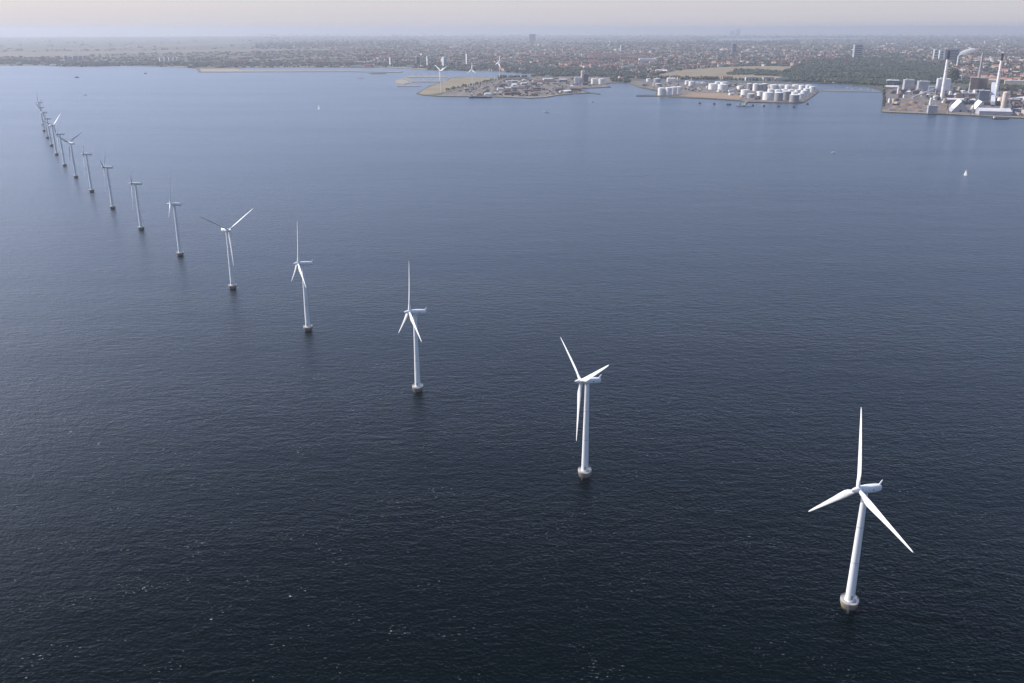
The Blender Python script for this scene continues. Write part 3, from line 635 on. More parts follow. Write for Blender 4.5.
for k, (u, v, w, h, l) in enumerate(((661.2, 95.4, 7.0, 7.2, 'leftmost of four in the tight white cluster'), (668.4, 95.5, 6.8, 7.6, 'second from left in the tight white cluster of four'), (673.6, 94.8, 6.6, 7.6, 'third from left in the tight white cluster of four'), (678.4, 94.2, 6.4, 7.2, 'rightmost of four in the tight white cluster'))):
    tank(u, v, w, h, False, 'white storage tank at the water, ' + l)
gb = 'small tanks at the back of the depot'
for (u, v, w, h, gr) in ((648.4, 81.6, 4.5, 2.8, 0), (657.0, 82.6, 7.0, 3.8, 1), (658.3, 86.0, 6.5, 2.4, 1), (740, 89.4, 5.4, 3.4, 0)):
    tank(u, v, w, h, gr, 'small squat storage tank at the back of the depot', gb)
gm = 'white tanks in the back row left of the middle'
for (u, v, w, h) in ((687, 84.6, 4.4, 3.8), (691.5, 86, 6, 4.6), (697.2, 86, 6.5, 3.8), (702.3, 85.2, 6, 3.0)): tank(u, v, w, h, 0, 'white storage tank in the back row behind the brown bare ground', gm)
for (u, v, w, h, l) in ((712.5, 89.6, 8.3, 5.6, 'leftmost of four behind the brown bare ground'), (717.6, 86.4, 6, 4.6, 'rear left of four behind the brown bare ground'), (722.4, 90.4, 9.6, 5.8, 'largest of four behind the brown bare ground'), (724.0, 87, 8, 4.8, 'rear right of four behind the brown bare ground')):
    tank(u, v, w, h, 0, 'white storage tank, ' + l)
gg = 'tall greyish tanks behind the depot middle'
for (u, v, w, h, gr) in ((749.3, 89.4, 5.4, 5.8, 1), (755.2, 91, 5.4, 7.0, 0), (759.6, 91, 5.2, 6.6, 1), (764.2, 91, 5.6, 7.2, 1)): tank(u, v, w, h, gr, 'tall slim storage tank in the row behind the jetty', gg)
for (u, v, w, h, gr, l) in ((744.8, 96.2, 8.5, 6.2, 0, 'white storage tank at the head of the jetty'), (750.8, 98.2, 7.5, 4.2, 1, 'grey storage tank with a white roof beside the jetty head'), (760.2, 96.6, 6.3, 5.2, 0, 'small white storage tank between the jetty head and a wide white tank'),
        (767.6, 100.2, 10.3, 7.6, 0, 'wide white storage tank at the quay, left of the big grey ones'), (778.2, 101.2, 8.6, 8.4, 1, 'big dark grey storage tank at the quay, left one'), (786.2, 100.4, 8.2, 9.0, 1, 'big dark grey storage tank at the quay, taller and set behind'), (794.0, 102.2, 9.6, 7.2, 1, 'grey storage tank with a white roof at the quay corner')):
    tank(u, v, w, h, gr, l)
gw = 'dense cluster of white tanks at the right end'
for (u, v, w, h) in ((773, 91.2, 8.2, 6.2), (780.6, 91.2, 7.2, 6), (788, 90.8, 7, 5.6), (795, 90.6, 7, 5.6), (801.6, 91.2, 6.4, 5.8), (808, 90.6, 6.4, 5.4), (811.8, 92.4, 6.2, 5.8), (770.6, 94.2, 6.6, 4.8), (777.4, 94.4, 6.4, 4.6), (784.2, 94.4, 6.4, 5), (791, 94.2, 6.4, 4.6), (797.4, 94.6, 6, 4.6), (806.2, 94.6, 6.4, 6), (803.4, 97, 6.2, 6.2), (800.6, 99.2, 5.8, 5.6), (794.4, 96.6, 6.6, 4.4)):
    tank(u, v, w, h, 0, 'white storage tank in the dense cluster at the right end of the depot', gw)
for (u, v, w, h, l) in ((594.2, 84.2, 6.2, 5.2, 'left of the pair'), (601.4, 84.4, 6.0, 5.4, 'right of the pair')): tank(u, v, w, h, 0, 'white storage tank right of the silo tower at the small harbour, ' + l)

# jetty and mooring dolphins
def mid(u, v): g = G(u, v); return (g.x, g.y)
a = G(746.5, 102.4); b = G(743.5, 106.2)
t = empty('jetty', (a.x, a.y, 0), 'grey jetty trestle running out from the tank depot', 'jetty')
d = (b - a); L_ = d.length; d.normalize(); t.rotation_euler.z = math.atan2(d.y, d.x)
MB().box(0, -4, 3.2, L_, 4, 4.6).build('deck', 'concrete', t)
MB().box(L_ + .01, -26, 3.2, L_ + 22, 26, 4.8).build('loading_platform', 'steel', t)
for q in range(6):
    MB().bar((L_ * (q + .5) / 6, -3, -4), (L_ * (q + .5) / 6, -3, 3.2), .8).build('pile', 'dark', t)
    MB().bar((L_ * (q + .5) / 6, 3, -4), (L_ * (q + .5) / 6, 3, 3.2), .8).build('pile', 'dark', t)
for sx in (-10, 8): MB().bar((L_ + 10, sx, 4.8), (L_ + 7, sx, 17), .8).build('loading_arm', 'dark', t)
dp = empty('mooring_dolphin', (0, 0, 0), '', 'mooring dolphin', 'mooring dolphins off the tank depot')
MB().lathe([(4.6, 2.6), (4.6, 4.6), (3.8, 5.2)], 14).build('cap', 'dark', dp)
for k in range(5):
    a_ = k * 1.2566; MB().bar((4.4 * math.cos(a_), 4.4 * math.sin(a_), -4), (3.0 * math.cos(a_), 3.0 * math.sin(a_), 2.6), .7).build('pile', 'dark', dp)
MB().bar((0, 0, 5.2), (0, 0, 7.5), .6).build('bollard', 'dark', dp)
for k, (u, v) in enumerate(((699.7, 104), (714.2, 104.6), (727.5, 105.2), (730, 105.2), (739.8, 105.6), (752.8, 106.2), (763.9, 106.8), (778.4, 107.2), (793.8, 107.8), (807.5, 104.8))):
    o = dp if k == 0 else copy_tree(dp); x, y = mid(u, v); o.location = (x, y, 0)
    o['label'] = 'small dark mooring dolphin in the water in front of the tank depot'

# ------------------------------------------------------------------ vessels
def hull(mb, L, B, D, bow=.25, z0=-0.5):
    st = [(-.5, .8, 0), (-.45, 1, 0), (.5 - bow, 1, 0), (.5 - bow * .4, .6, .08), (.5, .04, .22)]
    n = len(st); vs = []
    for (t, w, rise) in st:
        x = t * L
        vs += [(x, -B / 2 * w, D * (1 + rise)), (x - (0.02 * L if t == .5 else 0), -B / 2 * w * .72, z0), (x - (0.02 * L if t == .5 else 0), B / 2 * w * .72, z0), (x, B / 2 * w, D * (1 + rise))]
    fs = [(0, 1, 2, 3), tuple(4 * (n - 1) + k for k in (3, 2, 1, 0))]
    for i in range(n - 1):
        for k in range(4):
            j = (k + 1) % 4; fs.append((4 * i + k, 4 * (i + 1) + k, 4 * (i + 1) + j, 4 * i + j))
    return mb.add(vs, fs)
def ship(name, label, cat, u, v, wpx, heading, house_end=-1):
    s = S(u, v); L = wpx * s; B = L * .16; D = L * .055; x, y = mid(u, v)
    t = empty(name, (x, y, 0), label, cat, None, heading)
    hull(MB(), L, B, D, .18).build('hull', 'hullred', t)
    e = house_end * L * .38
    MB().box(e - L * .05, -B * .42, D + .01, e + L * .05, B * .42, D + L * .10).box(e - L * .035, -B * .48, D + L * .101, e + L * .03, B * .48, D + L * .125).build('superstructure', 'whitewall', t)
    MB().bar((e, 0, D + L * .125), (e, 0, D + L * .19), L * .004).build('mast', 'steel', t)
    MB().bar((e - house_end * -L * .03, 0, D + L * .10), (e - house_end * -L * .03, 0, D + L * .155), L * .012).build('funnel', 'dark', t)
    for k in range(4):
        c = e - house_end * (L * .13 + k * L * .155); MB().box(c - L * .065, -B * .36, D + .01, c + L * .065, B * .36, D + L * .02).build('hatch_cover', 'steel', t)
    return t
ship('cargo_ship', 'dark hulled cargo ship moored along the scrapyard quay', 'ship', 480.5, 97.9, 23.0, R(-2))
t = ship('barge', 'dark barge with a white deckhouse moored at the power station quay', 'barge', 1000.5, 119.2, 15.5, math.atan2(-.36, 1) * 0.5)
def sailboat(label, u, v, hpx, heading):
    s = S(u, v); H = hpx * s * .95; x, y = mid(u, v); L = H * .72
    t = empty('sailboat', (x, y, 0), label, 'sailboat', None, heading)
    hull(MB(), L, L * .3, L * .1, .35, -.3).build('hull', 'sail', t)
    MB().bar((L * .05, 0, L * .1), (L * .05, 0, H), .09).build('mast', 'steel', t)
    MB().bar((L * .04, 0, L * .2), (-L * .42, L * .06, L * .2), .08).build('boom', 'steel', t)
    MB().add([(L * .03, 0, L * .22), (-L * .42, L * .07, L * .22), (-L * .02, .02, H * .98), (-L * .22, L * .09, H * .5)], [(0, 1, 3), (0, 3, 2)]).build('mainsail', 'sail', t)
    MB().add([(L * .48, 0, L * .13), (L * .08, L * .07, L * .16), (L * .06, 0, H * .9), (L * .22, L * .06, H * .42)], [(0, 1, 3), (0, 3, 2), (1, 2, 3)]).build('jib', 'sail', t)
    return t
sailboat('white sailboat under sail on open water at the right', 965.4, 175.4, 6.2, R(109))
sailboat('small white sailboat far off in the middle of the sound', 319.0, 109.4, 5.4, R(139))
def motorboat(label, u, v, wpx, heading, wake=0, dark=False):
    s = S(u, v); L = wpx * s; x, y = mid(u, v)
    t = empty('motorboat', (x, y, 0), label, 'motorboat', None, heading)
    hull(MB(), L, L * .3, L * .11, .35, -.2).build('hull', 'hullred' if dark else 'sail', t)
    MB().box(-L * .15, -L * .1, L * .111, L * .12, L * .1, L * .26).build('cabin', 'panel' if dark else 'whitewall', t)
    MB().box(.12 * L, -L * .09, L * .16, L * .15, L * .09, L * .24).build('windscreen', 'glass', t)
    if wake:
        q = wake * s; w = MB(); rg = random.Random(int(u)); n = 26
        for k in range(n):
            for sd in (-1, 1):
                xx = -L * .5 - q * k / n; yy = sd * (L * .1 + .10 * q * k / n); r_ = rg.uniform(.5, 1.1) * L * .10
                w.add([(xx, yy - r_, .05), (xx + r_ * 2, yy - r_ * .3, .05), (xx + r_ * 2.2, yy + r_ * .5, .05), (xx - r_, yy + r_, .05)], [(0, 1, 2, 3)])
        o = w.build('wake', 'foam', None, False, (x, y, 0), heading); o['kind'] = 'stuff'
    return t
motorboat('white motorboat trailing a wake in front of the scrapyard spit', 546.5, 112.2, 5.6, R(178), 11)
motorboat('small white motorboat off the east point of the spit', 592.6, 101.8, 3.8, R(170), 4)
motorboat('lone white motorboat on open water below the tank depot', 833.6, 152.6, 4.2, R(5))
motorboat('small dark boat off the left shore, nearer one', 77.0, 77.6, 4.6, R(5), 0, True)
motorboat('small dark boat off the left shore, close to the sandy point', 145.4, 73.6, 3.4, R(5), 0, True)
motorboat('small pale boat far out beyond the row of turbines', 85.5, 95.2, 3.0, R(4), 8)
for k, (u, v) in enumerate(((848, 88.0), (853, 88.6), (843, 87.2), (861, 89.4), (868, 90.2), (836, 87.6), (856, 87.4), (873, 91))):
    motorboat('small boat moored in the basin behind the breakwater', u, v, 2.6, R(20 + k * 9), 0, k % 3 == 2)['group'] = 'boats in the basin'
for k, (u, v) in enumerate(((409, 75), (415, 74.4), (421, 75.2), (428, 74.6), (434, 75.3), (418, 79.4), (424, 79.8), (431, 79.2))):
    motorboat('small boat moored in the marina by the beach', u, v, 2.2, R(10 + k * 20))['group'] = 'boats in the marina'

# ------------------------------------------------------------------ church, smoke, mound
g = G(609.4, 46.4); s = S(609.4, 46.4)
t = empty('church', (g.x, g.y, LZ), 'white church with a slender spire in the hazy city', 'church')
MB().box(-12, 0, 0, 12, 40, 22).build('nave', 'whitewall', t)
MB().add([(-12.5, 0, 22.01), (12.5, 0, 22.01), (12.5, 41, 22.01), (-12.5, 41, 22.01), (0, 0, 34), (0, 41, 34)], [(0, 1, 4), (2, 3, 5), (1, 2, 5, 4), (3, 0, 4, 5)]).build('roof', 'whitewall', t)
MB().box(-9, -16, 0, 9, -.01, 62).build('tower', 'whitewall', t)
MB().lathe([(11, 62.01), (4, 100), (.3, 150)], 8, org=(0, -8, 0)).build('spire', 'whitewall', t)
# smoke drifting from the slender chimney
g = G(956.8, 67.5); s = S(956.8, 67.5); top = Vector((g.x, g.y, LZ + 11.5 * s))
rg = random.Random(3); mb = MB(); n = 14; rings_ = 12; vs = []; fs = []
for i in range(rings_):
    q = i / (rings_ - 1)
    c = top + Vector((s * 17 * q, 20 * q, s * (3.0 * q ** .5 + 2.0 * q) + 1)); r_ = s * (.7 + 3.0 * math.sin(math.pi * min(1, q * .93 + .07)) ** .8 * (.4 + .6 * q))
    for k in range(n):
        a = 2 * math.pi * k / n; f = rg.uniform(.7, 1.25) * r_
        vs.append((c.x + f * .35 * math.cos(a + i), c.y + f * math.cos(a), c.z + f * math.sin(a)))
for i in range(rings_ - 1):
    for k in range(n): fs.append((i * n + k, i * n + (k + 1) % n, (i + 1) * n + (k + 1) % n, (i + 1) * n + k))
fs.append(tuple(range(n - 1, -1, -1))); fs.append(tuple((rings_ - 1) * n + k for k in range(n)))
mb.add(vs, fs)
m, nt, b = new_mat('white_smoke'); nt.nodes.remove(b)
pv = N(nt, 'ShaderNodeVolumePrincipled'); pv.inputs['Density'].default_value = 0.10; pv.inputs['Color'].default_value = (.99, .97, .97, 1); pv.inputs['Anisotropy'].default_value = .2
nt.links.new(pv.outputs[0], nt.nodes['Material Output'].inputs['Volume'])
MAT['smoke'] = m
tag(mb.build('smoke', 'smoke'), 'white smoke plume drifting right from the slender chimney', 'smoke', None, 'stuff')
# wooded mound
s = S(952.5, 81); g = G(952.5, 81); mb = MB(); rg = random.Random(5)
for k in range(420):
    a = rg.random() * 6.28; q = rg.random() ** .5; r_ = 5.2 * s * q
    zz = 11.5 * s * (1 - q ** 4) ** .6; r0 = rg.uniform(3, 6)
    mb.blob((r_ * math.cos(a), r_ * math.sin(a), zz * rg.uniform(.7, 1.0)), r0, r0, r0 * .9, rg)
for z_ in range(10):
    pass
tag(mb.build('wooded_mound', 'leaf', None, False, (g.x, g.y, LZ)), None, None, None, 'stuff')
hm = MB().lathe([(5.0 * s, 0), (4.8 * s, 4 * s), (4.0 * s, 8 * s), (2.4 * s, 10 * s), (.1 * s, 10.8 * s)], 24)
o = hm.build('hill', 'land', None, True, (g.x, g.y, LZ)); o['kind'] = 'structure'

# ------------------------------------------------------------------ city, trees
def pip(p, poly):
    x, y = p; c = False; n = len(poly); j = n - 1
    for i in range(n):
        if (poly[i][1] > y) != (poly[j][1] > y) and x < (poly[j][0] - poly[i][0]) * (y - poly[i][1]) / (poly[j][1] - poly[i][1]) + poly[i][0]: c = not c
        j = i
    return c
LANDP = coast + [(1300, 90), (1300, 33), (-160, 33)]
FIELDS = [[(655, 76.0), (680, 70.4), (720, 67.5), (757, 66.3), (792, 66.8), (787, 72), (779, 80.2), (735, 79.6), (690, 78.6), (657, 78.2)],
          [(-100, 57.5), (60, 57.0), (110, 54.6), (200, 52.2), (330, 50.3), (330, 49.2), (200, 49.8), (90, 51.6), (0, 52.2), (-100, 53)],
          [(10, 50.2), (100, 49.0), (180, 46.2), (240, 43.6), (250, 42.6), (180, 44.3), (90, 48.0), (10, 49.3)],
          [(255, 61.0), (330, 58.6), (360, 57.9), (360, 57.2), (320, 57.6), (255, 59.8)], [(425, 38.6), (500, 38.4), (600, 37.9), (690, 38.6), (690, 37.3), (560, 36.6), (425, 37.2)],
          [(882, 66.6), (897, 64.2), (900, 62.6), (893, 63.6), (880, 66)],
          [(640, 80.9), (700, 81.3), (792, 83.2), (792, 82.3), (700, 80), (640, 79.7)], [(706, 40.2), (760, 40.6), (800, 39.4), (880, 38.9), (880, 38.2), (790, 38.2), (720, 38.6)],
          [(196, 68), (402, 67.2), (430, 71), (402, 74), (196, 74)],
          [(418, 96), (424, 90), (432, 86.3), (447.5, 81.3), (451, 77), (470, 77), (494, 77), (503, 79.2), (470, 86.5), (445, 93), (430, 97)],
          [(628, 79), (760, 81), (830, 83), (830, 110), (628, 110)], [(437, 80), (545, 77), (612, 76.5), (612, 100), (437, 100)], [(880, 84), (1300, 84), (1300, 140), (880, 140)]]
WOODS = [([(783, 82.5), (779, 74), (797, 66), (812, 60.5), (850, 59), (905, 61.5), (940, 64), (949, 70), (948, 84), (905, 85.5), (880, 86.2), (850, 84), (820, 82.6)], 2.9),
         ([(726, 75), (735, 70.2), (760, 70.6), (785, 72), (783, 76.6), (745, 75.6)], 2.6), ([(985, 90.5), (985, 87.3), (1030, 87), (1060, 88), (1060, 93), (1024, 92)], 2.5),
         ([(60, 66), (95, 66.3), (125, 65.3), (160, 66), (200, 66.8), (245, 66.8), (330, 66.3), (420, 67), (420, 64.5), (330, 63.6), (240, 63.4), (150, 63.6), (60, 63.8)], 1.6),
         ([(428, 69.6), (450, 69.8), (500, 71), (530, 73.6), (560, 76.4), (640, 78.2), (640, 74), (560, 68.5), (500, 65.5), (440, 66)], 1.9), ([(0, 64.8), (60, 64.8), (60, 60.5), (0, 60.8)], 1.5),
         ([(560, 44), (700, 42.2), (800, 42.2), (800, 45.5), (700, 46.5), (600, 46.5)], .8), ([(256, 48.5), (420, 45.2), (420, 41), (330, 41.5), (256, 44)], .8),
         ([(800, 60.5), (850, 56.5), (905, 60), (860, 61)], 1.4), ([(640, 67), (720, 65), (790, 64), (790, 66), (720, 67), (655, 70)], 1.6),
         ([(955, 84.5), (1024, 83), (1024, 81.2), (962, 82)], 1.4)]
def poly_px_area(P): return abs(sum(P[i][0] * P[(i + 1) % len(P)][1] - P[(i + 1) % len(P)][0] * P[i][1] for i in range(len(P)))) / 2
wood = MB()
for poly, dens in WOODS:
    us = [p[0] for p in poly]; vs_ = [p[1] for p in poly]
    for k in range(int(dens * (max(us) - min(us)) * (max(vs_) - min(vs_)))):
        u = rnd.uniform(min(us), max(us)); v = rnd.uniform(min(vs_), max(vs_))
        if not pip((u, v), poly) or not pip((u, v), LANDP): continue
        g = G(u, v); sc_ = max(1.0, S(u, v) / 7.0)
        gn = noise.noise(Vector((g.x / 160.0, g.y / 260.0, 1.3)))
        if gn < -.12 and dens > 2 and rnd.random() < .85: continue                    # glades
        r_ = rnd.uniform(5, 9) * sc_ * (1.0 + .5 * gn)
        wood.blob((g.x, g.y, LZ + r_ * .75), r_, r_ * 1.2, r_ * rnd.uniform(.7, 1.15), rnd)
wood.build('woodland', 'wood')['kind'] = 'stuff'

def house_into(mb, x, y, rot, L, W, H, rh, z0=LZ):
    ca, sa = math.cos(rot), math.sin(rot)
    def T(a, b, c): return (x + a * ca - b * sa, y + a * sa + b * ca, z0 + c)
    l, w = L / 2, W / 2
    if rh > 0:
        mb.add([T(-l, -w, 0), T(l, -w, 0), T(l, w, 0), T(-l, w, 0), T(-l, -w, H), T(l, -w, H), T(l, w, H), T(-l, w, H), T(-l, 0, H + rh), T(l, 0, H + rh)],
               [(0, 1, 5, 4), (2, 3, 7, 6), (1, 2, 6, 9, 5), (3, 0, 4, 8, 7)], 0)
        o_ = .5
        mb.add([T(-l - o_, -w - o_, H - .1), T(l + o_, -w - o_, H - .1), T(l + o_, 0, H + rh + .15), T(-l - o_, 0, H + rh + .15), T(l + o_, w + o_, H - .1), T(-l - o_, w + o_, H - .1)], [(0, 1, 2, 3), (3, 2, 4, 5)], 1)
    else:
        mb.add([T(-l, -w, 0), T(l, -w, 0), T(l, w, 0), T(-l, w, 0), T(-l, -w, H), T(l, -w, H), T(l, w, H), T(-l, w, H)], [(0, 1, 5, 4), (1, 2, 6, 5), (2, 3, 7, 6), (3, 0, 4, 7)], 0)
        mb.add([T(-l - .2, -w - .2, H + .05), T(l + .2, -w - .2, H + .05), T(l + .2, w + .2, H + .05), T(-l - .2, w + .2, H + .05), T(-l * .4, -w * .5, H + 2), T(l * .1, -w * .5, H + 2), T(l * .1, w * .5, H + 2), T(-l * .4, w * .5, H + 2)],
               [(0, 1, 2, 3), (4, 5, 6, 7), (0, 1, 5, 4), (1, 2, 6, 5), (2, 3, 7, 6), (3, 0, 4, 7)][:2], 1)
RED = [(585, 64), (645, 64), (648, 55), (590, 55)]
cands = []
tries = 26000
for k in range(tries):
    u = rnd.uniform(-60, 1090)
    v = 34.5 + 49 * rnd.random() ** 1.25
    if not pip((u, v), LANDP): continue
    if any(pip((u, v), f) for f in FIELDS): continue
    if any(pip((u, v), w[0]) for w in WOODS[:3]) and (v > 68 or rnd.random() < .9): continue
    if any(pip((u, v), w[0]) for w in WOODS[3:6]) and rnd.random() < .9: continue
    # the left of the view is countryside
    dens = 1.0
    if u < 250: dens = (.12 if v < 50 else .4) if v < 58 else .85
    if v < 46: dens *= .55
    if rnd.random() > dens: continue
    cands.append((u, v))
cands.sort(key=lambda p: -p[1])
city = MB(); trees = MB(); near = []
for i, (u, v) in enumerate(cands):
    g = G(u, v); s = S(u, v); rot = math.radians(12) + (math.pi / 2 if rnd.random() < .4 else 0) + rnd.gauss(0, .12)
    q = rnd.random(); f = max(1.0, s / 9.0) ** .55
    gn = noise.noise(Vector((g.x / 900.0, g.y / 1500.0, 3.1))) + .6 * noise.noise(Vector((g.x / 330.0, g.y / 500.0, 7.7)))
    q = q * .62 + .02 + max(-.3, min(.36, gn * .5 + .17))          # leafy districts and built-up ones
    if u < 440 and v > 57: q -= .12
    if q < .49:                               # tree clump between the houses
        r_ = rnd.uniform(5.5, 10) * f
        for _ in range(3): trees.blob((g.x + rnd.uniform(-14, 14) * f, g.y + rnd.uniform(-14, 14), LZ + r_ * .7), r_ * 1.3, r_ * 1.3, r_ * rnd.uniform(.7, 1.1), rnd)
        continue
    white = rnd.random() < (.10 if v > 48 else .16)
    if q < .76:
        L_, W_, H_2, rh = rnd.uniform(14, 30) * f, rnd.uniform(9, 12) * f, rnd.uniform(6, 10) * f ** .5, rnd.uniform(3.5, 5.5); kd = 'house'
    elif q < .975:
        L_, W_, H_2, rh = rnd.uniform(35, 75) * f, rnd.uniform(12, 16) * f, rnd.uniform(11, 18) * f ** .5, (5 if rnd.random() < .55 else 0); kd = 'apartment_block'
    else:
        L_, W_, H_2, rh = rnd.uniform(22, 40), rnd.uniform(14, 18), (rnd.uniform(24, 44) if v < 58 else rnd.uniform(11, 16)), 0; kd = 'apartment_block'
    if pip((u, v), RED) and q >= .49:
        L_, W_, H_2, rh = rnd.uniform(50, 110), 14, 14, 6; kd = 'red'; rot = math.radians(14)
    near.append((kd, g, rot, L_, W_, H_2, rh, u, v))
trees.build('city_trees', 'wood')['kind'] = 'stuff'
cnt = {'house': 0, 'apartment_block': 0}; pro = {}
LAB = {('house', 0): 'gabled house with a red tiled roof in the far city', ('house', 1): 'gabled house with a dark grey roof in the far city', ('house', 2): 'gabled house with pale walls and a brown roof in the far city',
       ('apartment_block', 0): 'long apartment block with a red roof in the far city', ('apartment_block', 1): 'white apartment block with a grey roof in the far city', ('apartment_block', 2): 'brick apartment block with a flat dark roof in the far city'}
WALLM = {0: 'cb', 1: 'cw', 2: 'ct'}
MAT['cb'] = paint('red_brick', (0.27, 0.15, 0.11), (0.22, 0.12, 0.09), .1, .9); MAT['cw'] = paint('white_render', (0.60, 0.57, 0.52), (0.5, 0.47, 0.43), .1, .85); MAT['ct'] = paint('buff_render', (0.42, 0.33, 0.25), (0.36, 0.28, 0.21), .1, .85)
MAT['rb'] = paint('brown_roof', (0.18, 0.10, 0.075), (0.14, 0.08, 0.06), .1, .9); MAT['rd'] = paint('dark_roof', (0.11, 0.10, 0.105), (0.08, 0.075, 0.08), .1, .9)
ROOFM = {('house', 0): 'roofred', ('house', 1): 'rd', ('house', 2): 'rb', ('apartment_block', 0): 'roofred', ('apartment_block', 1): 'roofgrey', ('apartment_block', 2): 'rd'}
for (kd, g, rot, L_, W_, H_2, rh, u, v) in near:
    vis = -20 < u < 1044; red = kd == 'red'; kd = 'apartment_block' if red else kd
    if cnt[kd] < 290 and vis:
        cnt[kd] += 1; st = 0 if red else cnt[kd] % 3; key = (kd, st)
        if key not in pro:
            mb = MB(); house_into(mb, 0, 0, 0, 1, 1, 1, 0.45 if (kd == 'house' or st == 0) else 0, 0) if False else None
            fl = 0.0 if (kd == 'apartment_block' and st) else 5.0
            house_into(mb, 0, 0, 0, 24 if kd == 'house' else 60, 11 if kd == 'house' else 15, 8 if kd == 'house' else 15, fl, 0)
            pro[key] = mb.build(kd, [WALLM[(st + (1 if kd == 'house' else 0)) % 3] if kd == 'house' else WALLM[{0: 2, 1: 1, 2: 0}[st]], ROOFM[key]])
            o = pro[key]
        else:
            o = pro[key].copy(); COL.objects.link(o)
        o.location = (g.x, g.y, LZ); o.rotation_euler.z = rot
        o.scale = (L_ / (24 if kd == 'house' else 60), W_ / (11 if kd == 'house' else 15), H_2 / (8 if kd == 'house' else 15))
        tag(o, LAB[key], 'house' if kd == 'house' else 'apartment block', {'house': 'houses in the far city, ', 'apartment_block': 'apartment blocks in the far city, '}[kd] + ['red roofed', 'grey roofed', 'dark roofed'][st])
    else:
        house_into(city, g.x, g.y, rot, L_, W_, H_2, rh)
city.build('city_buildings', ['walls', 'roofs'])['kind'] = 'stuff'

# yard clutter: sheds and containers on the spit, the depot and the power station
shed = {}
def yard_shed(u, v, L_, W_, H_2, rot, st, nm='shed'):
    key = (st, nm)
    if key not in shed:
        mb = MB(); house_into(mb, 0, 0, 0, 20, 10, 6, 2.2 if st < 2 else 0, 0)
        shed[key] = mb.build(nm, [['whitewall', 'roofpale'], ['panel_brown', 'rb'], ['tanwall', 'roofpale'], ['panel_blue', 'rd']][st]); o = shed[key]
    else: o = shed[key].copy(); COL.objects.link(o)
    g = G(u, v); o.location = (g.x, g.y, LZ + .3); o.rotation_euler.z = rot; o.scale = (L_ / 20, W_ / 10, H_2 / 6)
    w = ['white', 'brown', 'tan', 'dark'][st]
    return o, w
SPIT = [(455, 92.5), (475, 87), (506, 80), (530, 79), (570, 78.5), (603, 83.5), (590, 87.5), (573, 88.5), (585, 92.3), (556, 94.8), (530, 97.2), (470, 95.8)]
k = 0
while k < 80:
    u, v = rnd.uniform(455, 605), rnd.uniform(78.5, 97)
    if not pip((u, v), SPIT): continue
    st = rnd.choice([0, 1, 1, 1, 2, 2, 3, 3, 3])
    o, w = yard_shed(u, v, rnd.uniform(14, 46), rnd.uniform(10, 24), rnd.uniform(4, 10), .2 + rnd.gauss(0, .25), st); k += 1
    tag(o, w + ' shed among the clutter of the scrapyard spit', 'shed', w + ' sheds on the scrapyard spit')
DEPOT = [(640, 86), (660, 83), (740, 84), (800, 86), (814, 90), (800, 100), (750, 100.5), (720, 93.5), (686, 92), (660, 90)]
k = 0
while k < 90:
    u, v = rnd.uniform(640, 814), rnd.uniform(83, 100.5)
    if not pip((u, v), DEPOT): continue
    st = rnd.choice([0, 1, 2, 3]); o, w = yard_shed(u, v, rnd.uniform(10, 26), rnd.uniform(7, 14), rnd.uniform(4, 9), rnd.uniform(0, .5), st, 'depot_building'); k += 1
    tag(o, 'small ' + w + ' building between the storage tanks of the depot', 'depot building', w + ' buildings between the storage tanks')
PLANT = [(886, 95), (900, 90), (1040, 91), (1040, 108), (985, 107), (945, 104), (925, 99), (900, 99)]
k = 0
while k < 210:
    u, v = rnd.uniform(888, 1040), rnd.uniform(89, 117)
    if not (pip((u, v), PLANT) or (u > 1010 and v < 117) or (889 < u < 897 and 95 < v < 107)): continue
    st = rnd.choice([0, 1, 1, 2, 3, 3]); o, w = yard_shed(u, v, rnd.uniform(10, 34), rnd.uniform(6, 18), rnd.uniform(3, 15), rnd.uniform(0, .5), st, 'plant_building'); k += 1
    tag(o, w + ' low building in the grounds of the power station', 'plant building', w + ' low buildings at the power station')

sh = MB()
for k in range(1100):
    P_ = (SPIT, DEPOT, PLANT, SPIT)[k % 4]
    us = [p[0] for p in P_]; vs2 = [p[1] for p in P_]; u, v = rnd.uniform(min(us), max(us)), rnd.uniform(min(vs2), max(vs2))
    if not pip((u, v), P_) or not pip((u, v), LANDP): continue
    g = G(u, v); r_ = rnd.uniform(2, 5); sh.blob((g.x, g.y, LZ + r_ * .5), r_ * 1.4, r_ * 1.4, r_ * .8, rnd)
sh.build('shrubs', 'wood')['kind'] = 'stuff'
# single trees along the field edges and the depot road
def tree_proto(seed):
    rg = random.Random(seed)
    t = empty('tree', (0, 0, 0), '', 'tree')
    tr = MB(); tr.bar((0, 0, 0), (.3, .1, 6), .55, .3, 8)
    for k in range(4):
        a = k * 1.6 + rg.random(); tr.bar((.2, .1, 3.5 + k * .6), (2.6 * math.cos(a), 2.6 * math.sin(a), 7 + k * .7), .22, .08, 5)
    tr.build('trunk', 'bark', t)
    cw = MB()
    for k in range(46):
        a = rg.random() * 6.28; zc = rg.uniform(4.5, 13.5); R_ = 4.6 * math.sin(math.pi * min(1, (zc - 3) / 11.5)) ** .6 * rg.random() ** .45
        q = rg.uniform(.8, 1.7); cw.blob((R_ * math.cos(a), R_ * math.sin(a), zc), q, q, q * .8, rg)
    cw.build('crown', 'leaf', t)
    return t
tp = [tree_proto(21), tree_proto(22), tree_proto(23)]; tu = [0, 0, 0]
